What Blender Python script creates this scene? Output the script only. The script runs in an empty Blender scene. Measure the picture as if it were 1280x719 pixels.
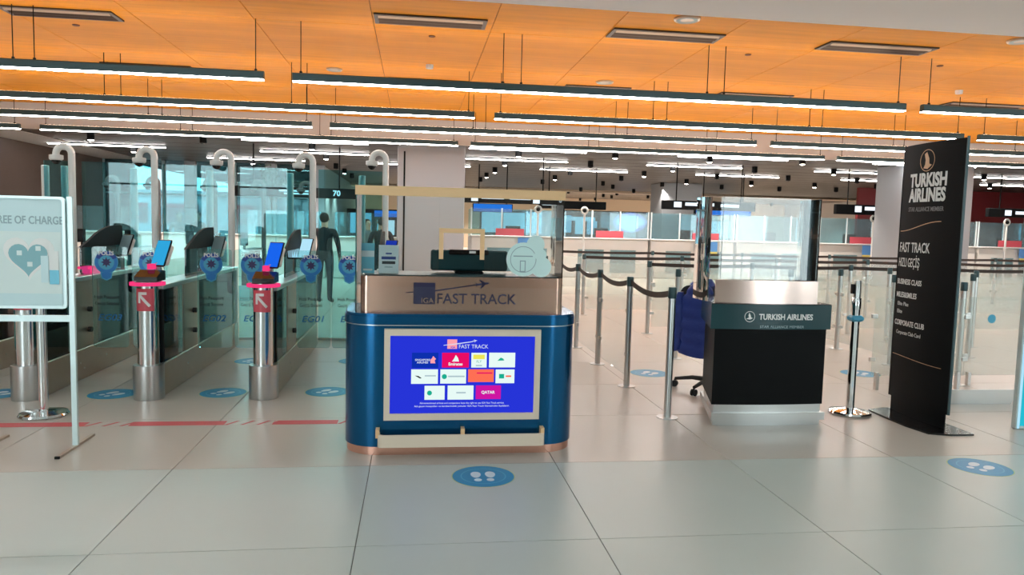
import bpy, bmesh, math, random
from mathutils import Vector, Matrix, Euler
random.seed(7)
PI = math.pi
SC = bpy.context.scene
COL = SC.collection

# ------------------------------------------------------------------ camera, sky, exposure
F_PX, PITCH, YAW, ROLL, EYE = 929.13, -0.0826127, 0.1321110, 0.0248551, 1.5
fw = Vector((math.sin(YAW)*math.cos(PITCH), math.cos(YAW)*math.cos(PITCH), math.sin(PITCH)))
rt0 = Vector((math.cos(YAW), -math.sin(YAW), 0)); up0 = rt0.cross(fw)
rt = rt0*math.cos(ROLL) + up0*math.sin(ROLL); up = -rt0*math.sin(ROLL) + up0*math.cos(ROLL)
cd = bpy.data.cameras.new('camera'); cam = bpy.data.objects.new('camera', cd); COL.objects.link(cam)
cd.sensor_width = 36.0; cd.lens = F_PX/1280*36.0; cd.clip_start = 0.05; cd.clip_end = 300
cam.matrix_world = Matrix(((rt.x, up.x, -fw.x, 0), (rt.y, up.y, -fw.y, 0), (rt.z, up.z, -fw.z, EYE), (0, 0, 0, 1)))
SC.camera = cam
W = bpy.data.worlds.new('overcast_sky'); SC.world = W; W.use_nodes = True
bg = W.node_tree.nodes['Background']; bg.inputs[0].default_value = (0.84, 0.95, 1.0, 1); bg.inputs[1].default_value = 8.5
SC.view_settings.view_transform = 'Standard'; SC.view_settings.look = 'None'
SC.view_settings.exposure = 0.0; SC.view_settings.gamma = 1.0; SC.view_settings.use_curve_mapping = False
cy = SC.cycles
cy.max_bounces = 8; cy.diffuse_bounces = 4; cy.glossy_bounces = 4; cy.transparent_max_bounces = 40
cy.sample_clamp_indirect = 4.0; cy.caustics_reflective = False; cy.caustics_refractive = False
LED_DOWN, LED_UP, LED_ADDED, SPOT, SPOT_W = 39.0, 18.0, 13.0, 30.0, 420.0

# ------------------------------------------------------------------ materials
MATS = {}
def mat(name, col, rough=0.5, metal=0.0, emit=None, es=0.0, coat=0.0, spec=0.5, noise=0.0, nscale=20.0, bump=0.0, stretch=(1, 1, 1), sheen=0.0):
    m = bpy.data.materials.new(name); m.use_nodes = True; nt = m.node_tree
    b = nt.nodes['Principled BSDF']; c4 = (*col, 1)
    b.inputs['Base Color'].default_value = c4; b.inputs['Roughness'].default_value = rough
    b.inputs['Metallic'].default_value = metal; b.inputs['Specular IOR Level'].default_value = spec
    b.inputs['Coat Weight'].default_value = coat; b.inputs['Coat Roughness'].default_value = 0.06
    b.inputs['Sheen Weight'].default_value = sheen
    if emit: b.inputs['Emission Color'].default_value = (*emit, 1); b.inputs['Emission Strength'].default_value = es
    if noise or bump:
        tc = nt.nodes.new('ShaderNodeTexCoord'); mp = nt.nodes.new('ShaderNodeMapping'); mp.inputs['Scale'].default_value = stretch
        nz = nt.nodes.new('ShaderNodeTexNoise'); nz.inputs['Scale'].default_value = nscale; nz.inputs['Detail'].default_value = 4
        nt.links.new(tc.outputs['Object'], mp.inputs[0]); nt.links.new(mp.outputs[0], nz.inputs['Vector'])
        if noise:
            mx = nt.nodes.new('ShaderNodeMix'); mx.data_type = 'RGBA'
            mx.inputs[6].default_value = (*[v*(1-noise) for v in col], 1); mx.inputs[7].default_value = (*[min(1, v*(1+noise)) for v in col], 1)
            nt.links.new(nz.outputs[0], mx.inputs[0]); nt.links.new(mx.outputs[2], b.inputs['Base Color'])
        if bump:
            bp = nt.nodes.new('ShaderNodeBump'); bp.inputs['Strength'].default_value = bump; bp.inputs['Distance'].default_value = 0.01
            nt.links.new(nz.outputs[0], bp.inputs['Height']); nt.links.new(bp.outputs[0], b.inputs['Normal'])
    MATS[name] = m; return m
def glass(name, tint, refl=1.0, film=0.0, filmcol=(0.9, 0.95, 0.95)):
    m = bpy.data.materials.new(name); m.use_nodes = True; nt = m.node_tree; nt.nodes.clear()
    o = nt.nodes.new('ShaderNodeOutputMaterial'); tr = nt.nodes.new('ShaderNodeBsdfTransparent'); tr.inputs[0].default_value = (*tint, 1)
    gl = nt.nodes.new('ShaderNodeBsdfGlossy'); gl.inputs['Roughness'].default_value = 0.0; gl.inputs[0].default_value = (1, 1, 1, 1)
    fr = nt.nodes.new('ShaderNodeFresnel'); fr.inputs[0].default_value = 1.45
    mu = nt.nodes.new('ShaderNodeMath'); mu.operation = 'MULTIPLY'; mu.inputs[1].default_value = refl; nt.links.new(fr.outputs[0], mu.inputs[0])
    mx = nt.nodes.new('ShaderNodeMixShader'); nt.links.new(mu.outputs[0], mx.inputs[0])
    if film:
        df = nt.nodes.new('ShaderNodeBsdfDiffuse'); df.inputs[0].default_value = (*filmcol, 1)
        m2 = nt.nodes.new('ShaderNodeMixShader'); m2.inputs[0].default_value = film
        nt.links.new(tr.outputs[0], m2.inputs[1]); nt.links.new(df.outputs[0], m2.inputs[2]); nt.links.new(m2.outputs[0], mx.inputs[1])
    else: nt.links.new(tr.outputs[0], mx.inputs[1])
    nt.links.new(gl.outputs[0], mx.inputs[2]); nt.links.new(mx.outputs[0], o.inputs[0]); MATS[name] = m; return m
def lamp(name, col, s):
    m = bpy.data.materials.new(name); m.use_nodes = True; nt = m.node_tree; nt.nodes.clear()
    o = nt.nodes.new('ShaderNodeOutputMaterial'); e = nt.nodes.new('ShaderNodeEmission'); e.inputs[0].default_value = (*col, 1); e.inputs[1].default_value = s
    nt.links.new(e.outputs[0], o.inputs[0]); MATS[name] = m; return m

mat('tile_grey', (0.50, 0.53, 0.49), 0.36, noise=0.05, nscale=1.3)
mat('tile_beige', (0.52, 0.455, 0.395), 0.28, noise=0.05, nscale=1.3)
mat('grout', (0.19, 0.175, 0.155), 0.8)
mat('wood_orange', (0.80, 0.325, 0.02), 0.5, spec=0.1, noise=0.22, nscale=2.2, stretch=(0.35, 4.5, 1))
mat('seam', (0.16, 0.06, 0.015), 0.7)
mat('ceiling_white', (0.78, 0.82, 0.84), 0.8)
mat('plaster', (0.55, 0.55, 0.545), 0.8)
mat('slat_dark', (0.085, 0.07, 0.06), 0.45, spec=0.2, noise=0.12, nscale=3, stretch=(0.3, 3, 1))
mat('wall_brown', (0.10, 0.065, 0.05), 0.5, noise=0.1, nscale=4)
mat('wall_beige', (0.62, 0.50, 0.38), 0.7)
mat('wall_red', (0.16, 0.012, 0.014), 0.45)
mat('pole_dark', (0.09, 0.095, 0.10), 0.45)
mat('grille_bronze', (0.05, 0.03, 0.02), 0.4, metal=0.5)
mat('wall_front', (0.27, 0.21, 0.18), 0.6)
mat('wall_grey', (0.36, 0.35, 0.35), 0.7)
mat('column_grey', (0.29, 0.31, 0.335), 0.45)
mat('teal_metal', (0.035, 0.075, 0.085), 0.4, metal=0.3)
mat('black', (0.005, 0.0055, 0.006), 0.55, spec=0.1)
mat('black_gloss', (0.006, 0.006, 0.007), 0.12)
mat('rubber', (0.02, 0.02, 0.02), 0.7)
mat('belt', (0.028, 0.018, 0.014), 0.75)
mat('steel', (0.62, 0.63, 0.62), 0.28, metal=1.0)
mat('steel_warm', (0.52, 0.44, 0.36), 0.34, metal=0.9, noise=0.1, nscale=6)
mat('chrome', (0.85, 0.87, 0.88), 0.08, metal=1.0)
mat('white_paint', (0.74, 0.73, 0.70), 0.35)
mat('copper', (0.95, 0.54, 0.42), 0.24, metal=1.0, noise=0.04, nscale=3, stretch=(20, 1, 1))
mat('pink_steel', (0.90, 0.70, 0.63), 0.22, metal=1.0)
mat('pale_wood', (0.82, 0.53, 0.28), 0.5, noise=0.06, nscale=6, stretch=(1, 8, 8))
mat('bezel_cream', (0.80, 0.66, 0.52), 0.4)
mat('navy', (0.003, 0.108, 0.275), 0.2, metal=0.75, coat=0.25, spec=0.3)
mat('ink_purple', (0.035, 0.022, 0.10), 0.5)
mat('ink_dark', (0.03, 0.035, 0.045), 0.6)
mat('ink_navy', (0.02, 0.06, 0.30), 0.5)
mat('ink_blue', (0.02, 0.20, 0.55), 0.5)
mat('ink_grey', (0.30, 0.42, 0.45), 0.6)
mat('ink_white', (0.80, 0.80, 0.78), 0.5)
mat('ink_faint', (0.17, 0.17, 0.175), 0.5)
mat('ink_gold', (0.66, 0.38, 0.20), 0.4)
mat('decal_blue', (0.006, 0.24, 0.46), 0.4)
mat('decal_ring', (0.06, 0.36, 0.55), 0.4)
mat('decal_lime', (0.45, 0.55, 0.22), 0.5)
mat('decal_white', (0.66, 0.74, 0.78), 0.5)
mat('tape_red', (0.58, 0.075, 0.085), 0.5)
mat('tape_white', (0.66, 0.58, 0.54), 0.5)
mat('sign_red', (0.62, 0.09, 0.12), 0.45)
mat('poster_aqua', (0.56, 0.73, 0.75), 0.35)
mat('poster_teal', (0.20, 0.42, 0.46), 0.4)
mat('poster_cyan', (0.16, 0.55, 0.72), 0.4)
mat('poster_pale', (0.68, 0.78, 0.76), 0.4)
mat('alu', (0.62, 0.74, 0.74), 0.35, metal=0.35)
mat('sticker', (0.66, 0.86, 0.84), 0.45)
mat('paper', (0.82, 0.86, 0.88), 0.6)
mat('booth_white', (0.68, 0.65, 0.61), 0.5)
mat('jacket_blue', (0.008, 0.032, 0.24), 0.55, bump=0.5, nscale=18, sheen=0.2)
mat('fabric_black', (0.02, 0.02, 0.022), 0.9)
mat('skin', (0.52, 0.32, 0.23), 0.55)
mat('hair', (0.015, 0.011, 0.009), 0.6)
mat('shirt_black', (0.015, 0.018, 0.022), 0.85)
mat('trousers', (0.018, 0.022, 0.035), 0.85)
mat('jumper_grey', (0.16, 0.17, 0.18), 0.85)
mat('cap_dark', (0.008, 0.012, 0.014), 0.6, spec=0.1)
mat('leaf', (0.07, 0.13, 0.06), 0.6)
mat('bark', (0.10, 0.08, 0.06), 0.8)
mat('pier_white', (0.75, 0.82, 0.84), 0.6)
mat('pier_grey', (0.30, 0.42, 0.45), 0.6)
mat('asphalt', (0.30, 0.31, 0.31), 0.9)
mat('poster_blue', (0.10, 0.28, 0.62), 0.5)
mat('poster_yellow', (0.78, 0.62, 0.16), 0.5)
mat('counter_teal', (0.012, 0.05, 0.058), 0.22, spec=0.35)
glass('glass_clear', (0.93, 0.97, 0.97))
glass('glass_teal', (0.56, 0.86, 0.89))
glass('glass_door', (0.78, 0.93, 0.92), film=0.05, filmcol=(0.6, 0.95, 0.95))
glass('glass_window', (0.36, 0.47, 0.49))
glass('glass_front', (0.96, 0.97, 0.96))
glass('glass_fence', (0.94, 0.97, 0.96), refl=0.35, film=0.12, filmcol=(0.95, 0.95, 0.94))  # pale diffuse share mixed evenly into the panes
glass('glass_rail', (0.95, 0.97, 0.97), refl=0.2)
glass('glass_tint', (0.10, 0.16, 0.17))
glass('glass_booth', (0.72, 0.88, 0.92), film=0.08, filmcol=(0.8, 0.95, 1.0))
lamp('led_white', (1.0, 0.96, 0.93), LED_DOWN)
lamp('led_added', (0.92, 1.0, 1.0), LED_ADDED)
lamp('led_up', (1.0, 0.80, 0.60), LED_UP)
lamp('spot_lens', (1.0, 0.90, 0.78), SPOT)
lamp('led_pink', (0.9, 0.045, 0.20), 1.0)
lamp('scr_blue', (0.02, 0.035, 0.68), 1.0)
lamp('scr_deep', (0.004, 0.03, 0.42), 1.0)
lamp('scr_white', (0.80, 0.96, 0.92), 1.0)
lamp('scr_text', (0.75, 0.82, 1.0), 0.9)
lamp('scr_red', (0.80, 0.004, 0.13), 1.0)
lamp('scr_magenta', (0.62, 0.008, 0.36), 1.0)
lamp('scr_orange', (1.0, 0.16, 0.09), 1.0)
lamp('scr_green', (0.01, 0.42, 0.28), 1.0)
lamp('scr_yellow', (0.85, 0.78, 0.10), 1.0)
lamp('scr_pink', (1.0, 0.36, 0.42), 1.0)
lamp('scr_grey', (0.42, 0.55, 0.60), 1.0)
lamp('scr_tablet', (0.01, 0.13, 0.85), 1.0)
lamp('scr_sky', (0.03, 0.38, 0.72), 1.0)
lamp('scr_pale', (0.45, 0.78, 0.95), 1.0)
lamp('sign_text', (0.85, 0.93, 1.0), 1.4)
lamp('sign_blue', (0.02, 0.20, 0.80), 1.0)
lamp('box_cyan', (0.02, 0.50, 0.64), 1.0)
lamp('shop_white', (0.72, 0.92, 1.0), 1.2)
lamp('shop_violet', (0.22, 0.24, 0.85), 0.8)

# ------------------------------------------------------------------ mesh helpers
class MB:
    def __init__(s): s.v = []; s.f = []
    def add(s, vs, fs):
        n = len(s.v); s.v += [tuple(v) for v in vs]; s.f += [tuple(i+n for i in f) for f in fs]; return s
    def box(s, x0, x1, y0, y1, z0, z1):
        return s.add([(x0, y0, z0), (x1, y0, z0), (x1, y1, z0), (x0, y1, z0), (x0, y0, z1), (x1, y0, z1), (x1, y1, z1), (x0, y1, z1)],
                     [(0, 3, 2, 1), (4, 5, 6, 7), (0, 1, 5, 4), (1, 2, 6, 5), (2, 3, 7, 6), (3, 0, 4, 7)])
    def rbox(s, x0, x1, y0, y1, z0, z1, r=0.01):        # box with chamfered vertical edges and rims
        pl = [(x0+r, y0), (x1-r, y0), (x1, y0+r), (x1, y1-r), (x1-r, y1), (x0+r, y1), (x0, y1-r), (x0, y0+r)]
        cx, cy_ = (x0+x1)/2, (y0+y1)/2; sx, sy = (x1-x0)/2, (y1-y0)/2
        q = [(cx+(a-cx)*(1-r/sx), cy_+(b-cy_)*(1-r/sy)) for a, b in pl]
        vs = [(a, b, z0) for a, b in q]+[(a, b, z0+r) for a, b in pl]+[(a, b, z1-r) for a, b in pl]+[(a, b, z1) for a, b in q]
        fs = [tuple(range(7, -1, -1)), tuple(range(24, 32))]
        for k in range(3):
            for i in range(8): j = (i+1) % 8; fs.append((k*8+i, k*8+j, k*8+8+j, k*8+8+i))
        return s.add(vs, fs)
    def prism(s, pl, z0, z1, top=1.0):                    # plan outline (ccw) extruded up
        n = len(pl); vs = [(a, b, z0) for a, b in pl]+[(a, b, z1) for a, b in pl]
        fs = [tuple(range(n-1, -1, -1)), tuple(range(n, 2*n))]+[(i, (i+1) % n, n+(i+1) % n, n+i) for i in range(n)]
        return s.add(vs, fs)
    def slab(s, pl, y0, y1):                              # front outline in x,z extruded along y
        n = len(pl); vs = [(a, y0, b) for a, b in pl]+[(a, y1, b) for a, b in pl]
        fs = [tuple(range(n)), tuple(range(2*n-1, n-1, -1))]+[(i, n+i, n+(i+1) % n, (i+1) % n) for i in range(n)]
        return s.add(vs, fs)
    def slabx(s, pl, x0, x1):                             # side outline in y,z extruded along x
        n = len(pl); vs = [(x0, a, b) for a, b in pl]+[(x1, a, b) for a, b in pl]
        fs = [tuple(range(n-1, -1, -1)), tuple(range(n, 2*n))]+[(i, (i+1) % n, n+(i+1) % n, n+i) for i in range(n)]
        return s.add(vs, fs)
    def lathe(s, prof, n=24, c=(0, 0, 0)):                # r,z profile round the z axis
        vs = []; fs = []
        for r, z in prof:
            for k in range(n): a = 2*PI*k/n; vs.append((c[0]+r*math.cos(a), c[1]+r*math.sin(a), c[2]+z))
        for i in range(len(prof)-1):
            for k in range(n): j = (k+1) % n; fs.append((i*n+k, i*n+j, (i+1)*n+j, (i+1)*n+k))
        fs.append(tuple(range(n-1, -1, -1))); m = (len(prof)-1)*n; fs.append(tuple(range(m, m+n)))
        return s.add(vs, fs)
    def tube(s, path, r, n=10, closed=False):
        P = [Vector(p) for p in path]; rr = r if isinstance(r, (list, tuple)) else [r]*len(P); vs = []; fs = []
        prev = None
        for i, p in enumerate(P):
            a = P[i-1] if (i > 0 or closed) else p; b = P[(i+1) % len(P)] if (i < len(P)-1 or closed) else p
            t = (b-a).normalized()
            if prev is None: u = t.cross(Vector((0, 0, 1)) if abs(t.z) < 0.9 else Vector((1, 0, 0))).normalized()
            else:
                u = prev-t*prev.dot(t); u = u.normalized() if u.length > 1e-6 else t.cross(Vector((0, 1, 0))).normalized()
            prev = u; w = t.cross(u)
            for k in range(n): an = 2*PI*k/n; vs.append(p+(u*math.cos(an)+w*math.sin(an))*rr[i])
        L = len(P)
        for i in range(L if closed else L-1):
            for k in range(n): j = (k+1) % n; q = (i+1) % L; fs.append((i*n+k, i*n+j, q*n+j, q*n+k))
        if not closed: fs.append(tuple(range(n-1, -1, -1))); fs.append(tuple(range((L-1)*n, L*n)))
        return s.add(vs, fs)
    def ball(s, c, r, n=14, m=8):
        r = r if isinstance(r, (tuple, list)) else (r, r, r); vs = [(c[0], c[1], c[2]-r[2])]; fs = []
        for i in range(1, m):
            ph = -PI/2+PI*i/m
            for k in range(n): a = 2*PI*k/n; vs.append((c[0]+r[0]*math.cos(ph)*math.cos(a), c[1]+r[1]*math.cos(ph)*math.sin(a), c[2]+r[2]*math.sin(ph)))
        vs.append((c[0], c[1], c[2]+r[2])); e = len(vs)-1
        for k in range(n):
            j = (k+1) % n; fs.append((0, 1+j, 1+k)); fs.append((e, 1+(m-2)*n+k, 1+(m-2)*n+j))
            for i in range(m-2): fs.append((1+i*n+k, 1+i*n+j, 1+(i+1)*n+j, 1+(i+1)*n+k))
        return s.add(vs, fs)
    def xf(s, M):
        s.v = [tuple(M @ Vector(v)) for v in s.v]; return s
    def mesh(s, name, m, smooth=False):
        me = bpy.data.meshes.new(name); me.from_pydata(s.v, [], s.f); me.update()
        if m: me.materials.append(MATS[m])
        if smooth:
            me.polygons.foreach_set('use_smooth', [True]*len(me.polygons))
            try: me.set_sharp_from_angle(angle=math.radians(38))
            except Exception: pass
        return me
    def build(s, name, m, parent=None, smooth=False):
        o = bpy.data.objects.new(name, s.mesh(name, m, smooth)); COL.objects.link(o)
        if parent: o.parent = parent
        return o
def tag(o, label, cat, group=None, kind=None):
    o['label'] = label
    if cat: o['category'] = cat
    if group: o['group'] = group
    if kind: o['kind'] = kind
    return o
def thing(name, label, cat, loc=(0, 0, 0), rz=0.0, group=None):
    o = bpy.data.objects.new(name, None); COL.objects.link(o); o.location = loc; o.rotation_euler = (0, 0, rz); o.empty_display_size = 0.1
    return tag(o, label, cat, group)
def struct(o, label=None):
    o['kind'] = 'structure'
    if label: o['label'] = label
    return o
def copy_tree(o, parent=None):
    c = o.copy(); COL.objects.link(c); c.parent = parent
    for ch in [q for q in ALLCH.get(o.name, [])] if False else list(o.children): copy_tree(ch, c)
    return c
ALLCH = {}
def arc(cx, cy_, r, a0, a1, n=8): return [(cx+r*math.cos(math.radians(a0+(a1-a0)*i/n)), cy_+r*math.sin(math.radians(a0+(a1-a0)*i/n))) for i in range(n+1)]
def rrect(x0, x1, y0, y1, r, n=6):
    return arc(x1-r, y0+r, r, -90, 0, n)+arc(x1-r, y1-r, r, 0, 90, n)+arc(x0+r, y1-r, r, 90, 180, n)+arc(x0+r, y0+r, r, 180, 270, n)
def text_mesh(body, size, bold=0.0, align='CENTER', sx=1.0, shear=0.0, ext=0.0006):
    c = bpy.data.curves.new('lettering', 'FONT'); c.body = body; c.size = size; c.align_x = align; c.align_y = 'CENTER'
    c.extrude = ext; c.offset = bold; c.resolution_u = 3; c.shear = shear
    o = bpy.data.objects.new('lettering_tmp', c); COL.objects.link(o)
    me = bpy.data.meshes.new_from_object(o.evaluated_get(bpy.context.evaluated_depsgraph_get()))
    bpy.data.objects.remove(o); bpy.data.curves.remove(c)
    if sx != 1.0:
        for v in me.vertices: v.co.x *= sx
    return me
def text(body, size, m, parent, loc, rot=(PI/2, 0, 0), bold=0.0, align='CENTER', width=None, shear=0.0, name='lettering'):
    me = text_mesh(body, size, bold, align, shear=shear)
    if width:
        xs = [v.co.x for v in me.vertices]; k = width/(max(xs)-min(xs))
        for v in me.vertices: v.co.x *= k
    me.materials.clear(); me.materials.append(MATS[m])
    o = bpy.data.objects.new(name, me); COL.objects.link(o); o.location = loc; o.rotation_euler = rot; o.parent = parent
    return o
def part(name, mb, m, parent, smooth=False): return mb.build(name, m, parent, smooth)
def disc(r, n=28): return [(r*math.cos(2*PI*k/n), r*math.sin(2*PI*k/n)) for k in range(n)]
def ring_mb(r0, r1, z0, z1, n=32, c=(0, 0)):
    mb = MB(); vs = []; fs = []
    for r, z in ((r0, z0), (r1, z0), (r1, z1), (r0, z1)):
        for k in range(n): a = 2*PI*k/n; vs.append((c[0]+r*math.cos(a), c[1]+r*math.sin(a), z))
    for i in range(4):
        for k in range(n): j = (k+1) % n; q = (i+1) % 4; fs.append((i*n+k, i*n+j, q*n+j, q*n+k))
    return mb.add(vs, fs)
TOXZ = Matrix(((1, 0, 0, 0), (0, 0, -1, 0), (0, 1, 0, 0), (0, 0, 0, 1)))   # x,y plane -> x,z plane facing -y

# ------------------------------------------------------------------ the setting
ADDED_STRIPS = []
XL, XR, YB, YF, YBACK = -10.5, 26.0, 18.3, 8.5, 50.0
CZ, DZ = 4.0, 3.45
floor = struct(MB().box(XL-0.3, XR+0.3, -8.3, YBACK+0.3, -0.2, -0.006).build('floor', 'grout'))
T = 1.1625; GX, GY = -1.414, 4.562; gap = 0.0022
def tile_mesh(m): return MB().rbox(gap, T-gap, gap, T-gap, -0.02, 0.0, 0.0012).mesh('floor_tile', m)
tg, tb = tile_mesh('tile_grey'), tile_mesh('tile_beige')
def put_tile(me, i, j):
    o = bpy.data.objects.new('floor_tile', me); COL.objects.link(o); o.parent = floor; o.location = (GX+i*T, GY+j*T, 0)
for j in (-1, -2, -3):
    for i in range(-4, 6): put_tile(tg, i, j)
for j in range(0, 11):
    for i in range(-8, 14):
        x = GX+i*T; y = GY+j*T
        if -0.80*(y+T)-1.6 < x < 0.98*(y+T)+0.6: put_tile(tb, i, j)
rest = MB()
for (j0, j1, m) in ((-11, -3, 'g'),):
    for j in range(j0, j1):
        for i in range(-7, 22): rest.rbox(GX+i*T+gap, GX+(i+1)*T-gap, GY+j*T+gap, GY+(j+1)*T-gap, -0.02, 0.0, 0.0012)
o = rest.build('floor_tiles_grey', 'tile_grey', floor); o['kind'] = 'stuff'
rest = MB()
for j in (-1, -2, -3):
    for i in list(range(-7, -4))+list(range(6, 22)): rest.rbox(GX+i*T+gap, GX+(i+1)*T-gap, GY+j*T+gap, GY+(j+1)*T-gap, -0.02, 0.0, 0.0012)
o = rest.build('floor_tiles_grey', 'tile_grey', floor); o['kind'] = 'stuff'
rest = MB()
for j in range(0, 39):
    for i in range(-8, 24):
        x = GX+i*T; y = GY+j*T
        if j < 11 and i < 14 and -0.80*(y+T)-1.6 < x < 0.98*(y+T)+0.6: continue
        rest.box(x+gap, x+T-gap, y+gap, y+T-gap, -0.02, 0.0)
o = rest.build('floor_tiles_beige', 'tile_beige', floor); o['kind'] = 'stuff'

# ceilings: white front part, orange wooden panels, white bulkhead, dark slatted rear part
struct(MB().box(XL, XR, -8.3, YF, CZ-0.02, CZ+0.2).build('ceiling_1', 'ceiling_white'), 'smooth white ceiling nearest the viewer')
ceil = struct(MB().box(XL, XR, YF, YB+0.2, CZ+0.02, CZ+0.2).build('ceiling_2', 'seam'), 'orange wooden panel ceiling')
PW = 1.4835; rows = [YF, 9.86, 12.28, 14.70, 17.12, YB]
for r in range(5):
    y0, y1 = rows[r]+0.004, rows[r+1]-0.004
    me = MB().rbox(0.004, PW-0.004, y0, y1, CZ, CZ+0.02, 0.003).mesh('ceiling_panel', 'wood_orange')
    for i in range(-6, 18):
        o = bpy.data.objects.new('ceiling_panel', me); COL.objects.link(o); o.parent = ceil; o.location = (0.94+(i-1)*PW, 0, 0)
struct(MB().box(XL, XR, YB, YB+0.15, DZ-0.02, CZ+0.02).build('wall_bulkhead', 'plaster'), 'pale bulkhead between the orange and the dark ceiling')
dark = struct(MB().box(XL, XR, YB+0.15, YBACK, DZ+0.03, DZ+0.2).build('ceiling_3', 'black'), 'dark slatted ceiling at the back')
n = int((YBACK-YB-0.2)/1.1)
me = MB().rbox(XL+1.3, XR, 0.02, 1.08, DZ, DZ+0.03, 0.006).mesh('ceiling_slat', 'slat_dark')
for k in range(n):
    o = bpy.data.objects.new('ceiling_slat', me); COL.objects.link(o); o.parent = dark; o.location = (0, YB+0.16+k*1.1, 0)
struct(MB().box(XL, XL+1.29, YB+0.15, 30, DZ-0.01, DZ+0.03).build('trim_1', 'plaster'), 'pale ceiling strip along the brown wall')
struct(MB().box(XL+4, XR, 38.0, 39.4, DZ-0.10, DZ+0.02).build('trim_2', 'wall_beige'), 'beige ceiling beam far back')
# walls
struct(MB().box(XL-0.2, XL, -8.3, 30, 0, CZ+0.1).build('wall_left', 'wall_brown'))
struct(MB().box(XR, XR+0.2, -8.3, YBACK, 0, CZ+0.1).build('wall_right', 'wall_grey'))
struct(MB().box(-3.2, XR, YBACK, YBACK+0.2, 0, DZ+0.1).build('wall_back', 'wall_beige'))
struct(MB().box(18.3, XR, 29.0, 29.15, 0, DZ).build('wall_partition', 'wall_red'), 'dark red partition wall at the far right')
struct(MB().box(-3.35, -3.2, 27.15, YBACK, 0, DZ+0.1).build('wall_side', 'wall_grey'), 'grey side wall beyond the far windows')
# far window front on the left (window_1..n) with a tall dark frame and tinted panes
def window(name, x0, x1, y, z1, transoms, label, gm='glass_window'):
    fr = MB(); w = 0.05
    fr.box(x0, x0+w, y-0.08, y+0.08, 0, z1).box(x1-w, x1, y-0.08, y+0.08, 0, z1)
    for z in [0.0]+transoms+[z1-w]: fr.box(x0+w, x1-w, y-0.06, y+0.06, z, z+w)
    o = struct(fr.build(name, 'pier_grey'), label)
    zs = [0.0]+transoms+[z1-w]
    for a, b in zip(zs[:-1], zs[1:]): MB().box(x0+w, x1-w, y-0.006, y+0.006, a+w, b).build('pane', gm, o)
    return o
wx = [-10.5, -8.55, -7.55, -6.2, -4.85, -3.25]
for k in range(5): window('window_%d' % (k+1), wx[k], wx[k+1], 27.1, DZ+0.05, [2.28], 'tall far window pane section beyond the passport gates')
for k, x in enumerate((-7.62, -4.95, -3.3)): struct(MB().rbox(x-0.18, x+0.18, 26.75, 27.02, 0, DZ, 0.02).build('trim_%d' % (3+k), 'column_grey'), 'grey mullion column at the far windows')
# front behind the viewer: wall bays and tall windows
bw = (XR-XL)/12
for k in range(12):
    x0 = XL+k*bw
    if k in (0, 1, 6, 8, 10, 11): window('window_%d' % (6+k), x0, x0+bw, -8.2, CZ, [2.6], 'tall window of the entrance front behind the viewer', 'glass_front')
    else: struct(MB().box(x0, x0+bw, -8.3, -8.1, 0, CZ).build('wall_front_%d' % k, 'wall_front'), 'brown wall bay behind the viewer')
# added unseen strip lights above and behind the viewer, to raise the brightness
for y in (6.4, 3.4, 0.4, -2.6, -5.6):
    for x in (-9.6, 2.0, 13.6): ADDED_STRIPS.append((x, x+9.0, y))
# columns
def column(name, x0, x1, y0, y1, label):
    o = struct(MB().rbox(x0, x1, y0, y1, 0, DZ, 0.02).build(name, 'column_grey'), label); return o
c1 = column('column_1', -0.43, 1.22, 18.5, 20.1, 'broad pale grey column behind the blue desk')
MB().box(-0.28, -0.24, 18.485, 18.5, 0, 3.25).build('dark_strip', 'black', c1)  # thin black strip on the column face
column('column_2', 13.2, 15.0, 18.5, 20.1, 'broad pale grey column behind the black totem')
column('column_3', 10.2, 11.9, 30.0, 31.6, 'far grey column behind the passport booths')

# outside, seen through the far windows
struct(MB().box(-60, 20, 27.4, 130, -0.25, -0.05).build('ground_apron', 'asphalt'), 'grey apron outside the far windows')
pier = thing('terminal_pier', 'pale terminal building seen outside through the far left windows', 'building', (-16.5, 42, 0))
part('wall', MB().rbox(-14, 12, 0, 6, 0, 2.7, 0.05), 'pier_white', pier); part('roof', MB().box(-14.3, 12.3, -0.3, 6.3, 2.7, 2.95), 'pier_grey', pier)
for x, w in ((-4.6, 2.6), (-0.2, 2.6), (3.4, 1.6), (6.6, 1.3)):
    b = part('billboard', MB().box(x, x+w, -0.1, -0.02, 1.2, 2.25), 'sign_red', pier); part('caption', MB().box(x+w*0.4, x+w*0.85, -0.115, -0.1, 1.6, 1.8), 'ink_white', b)

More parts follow.
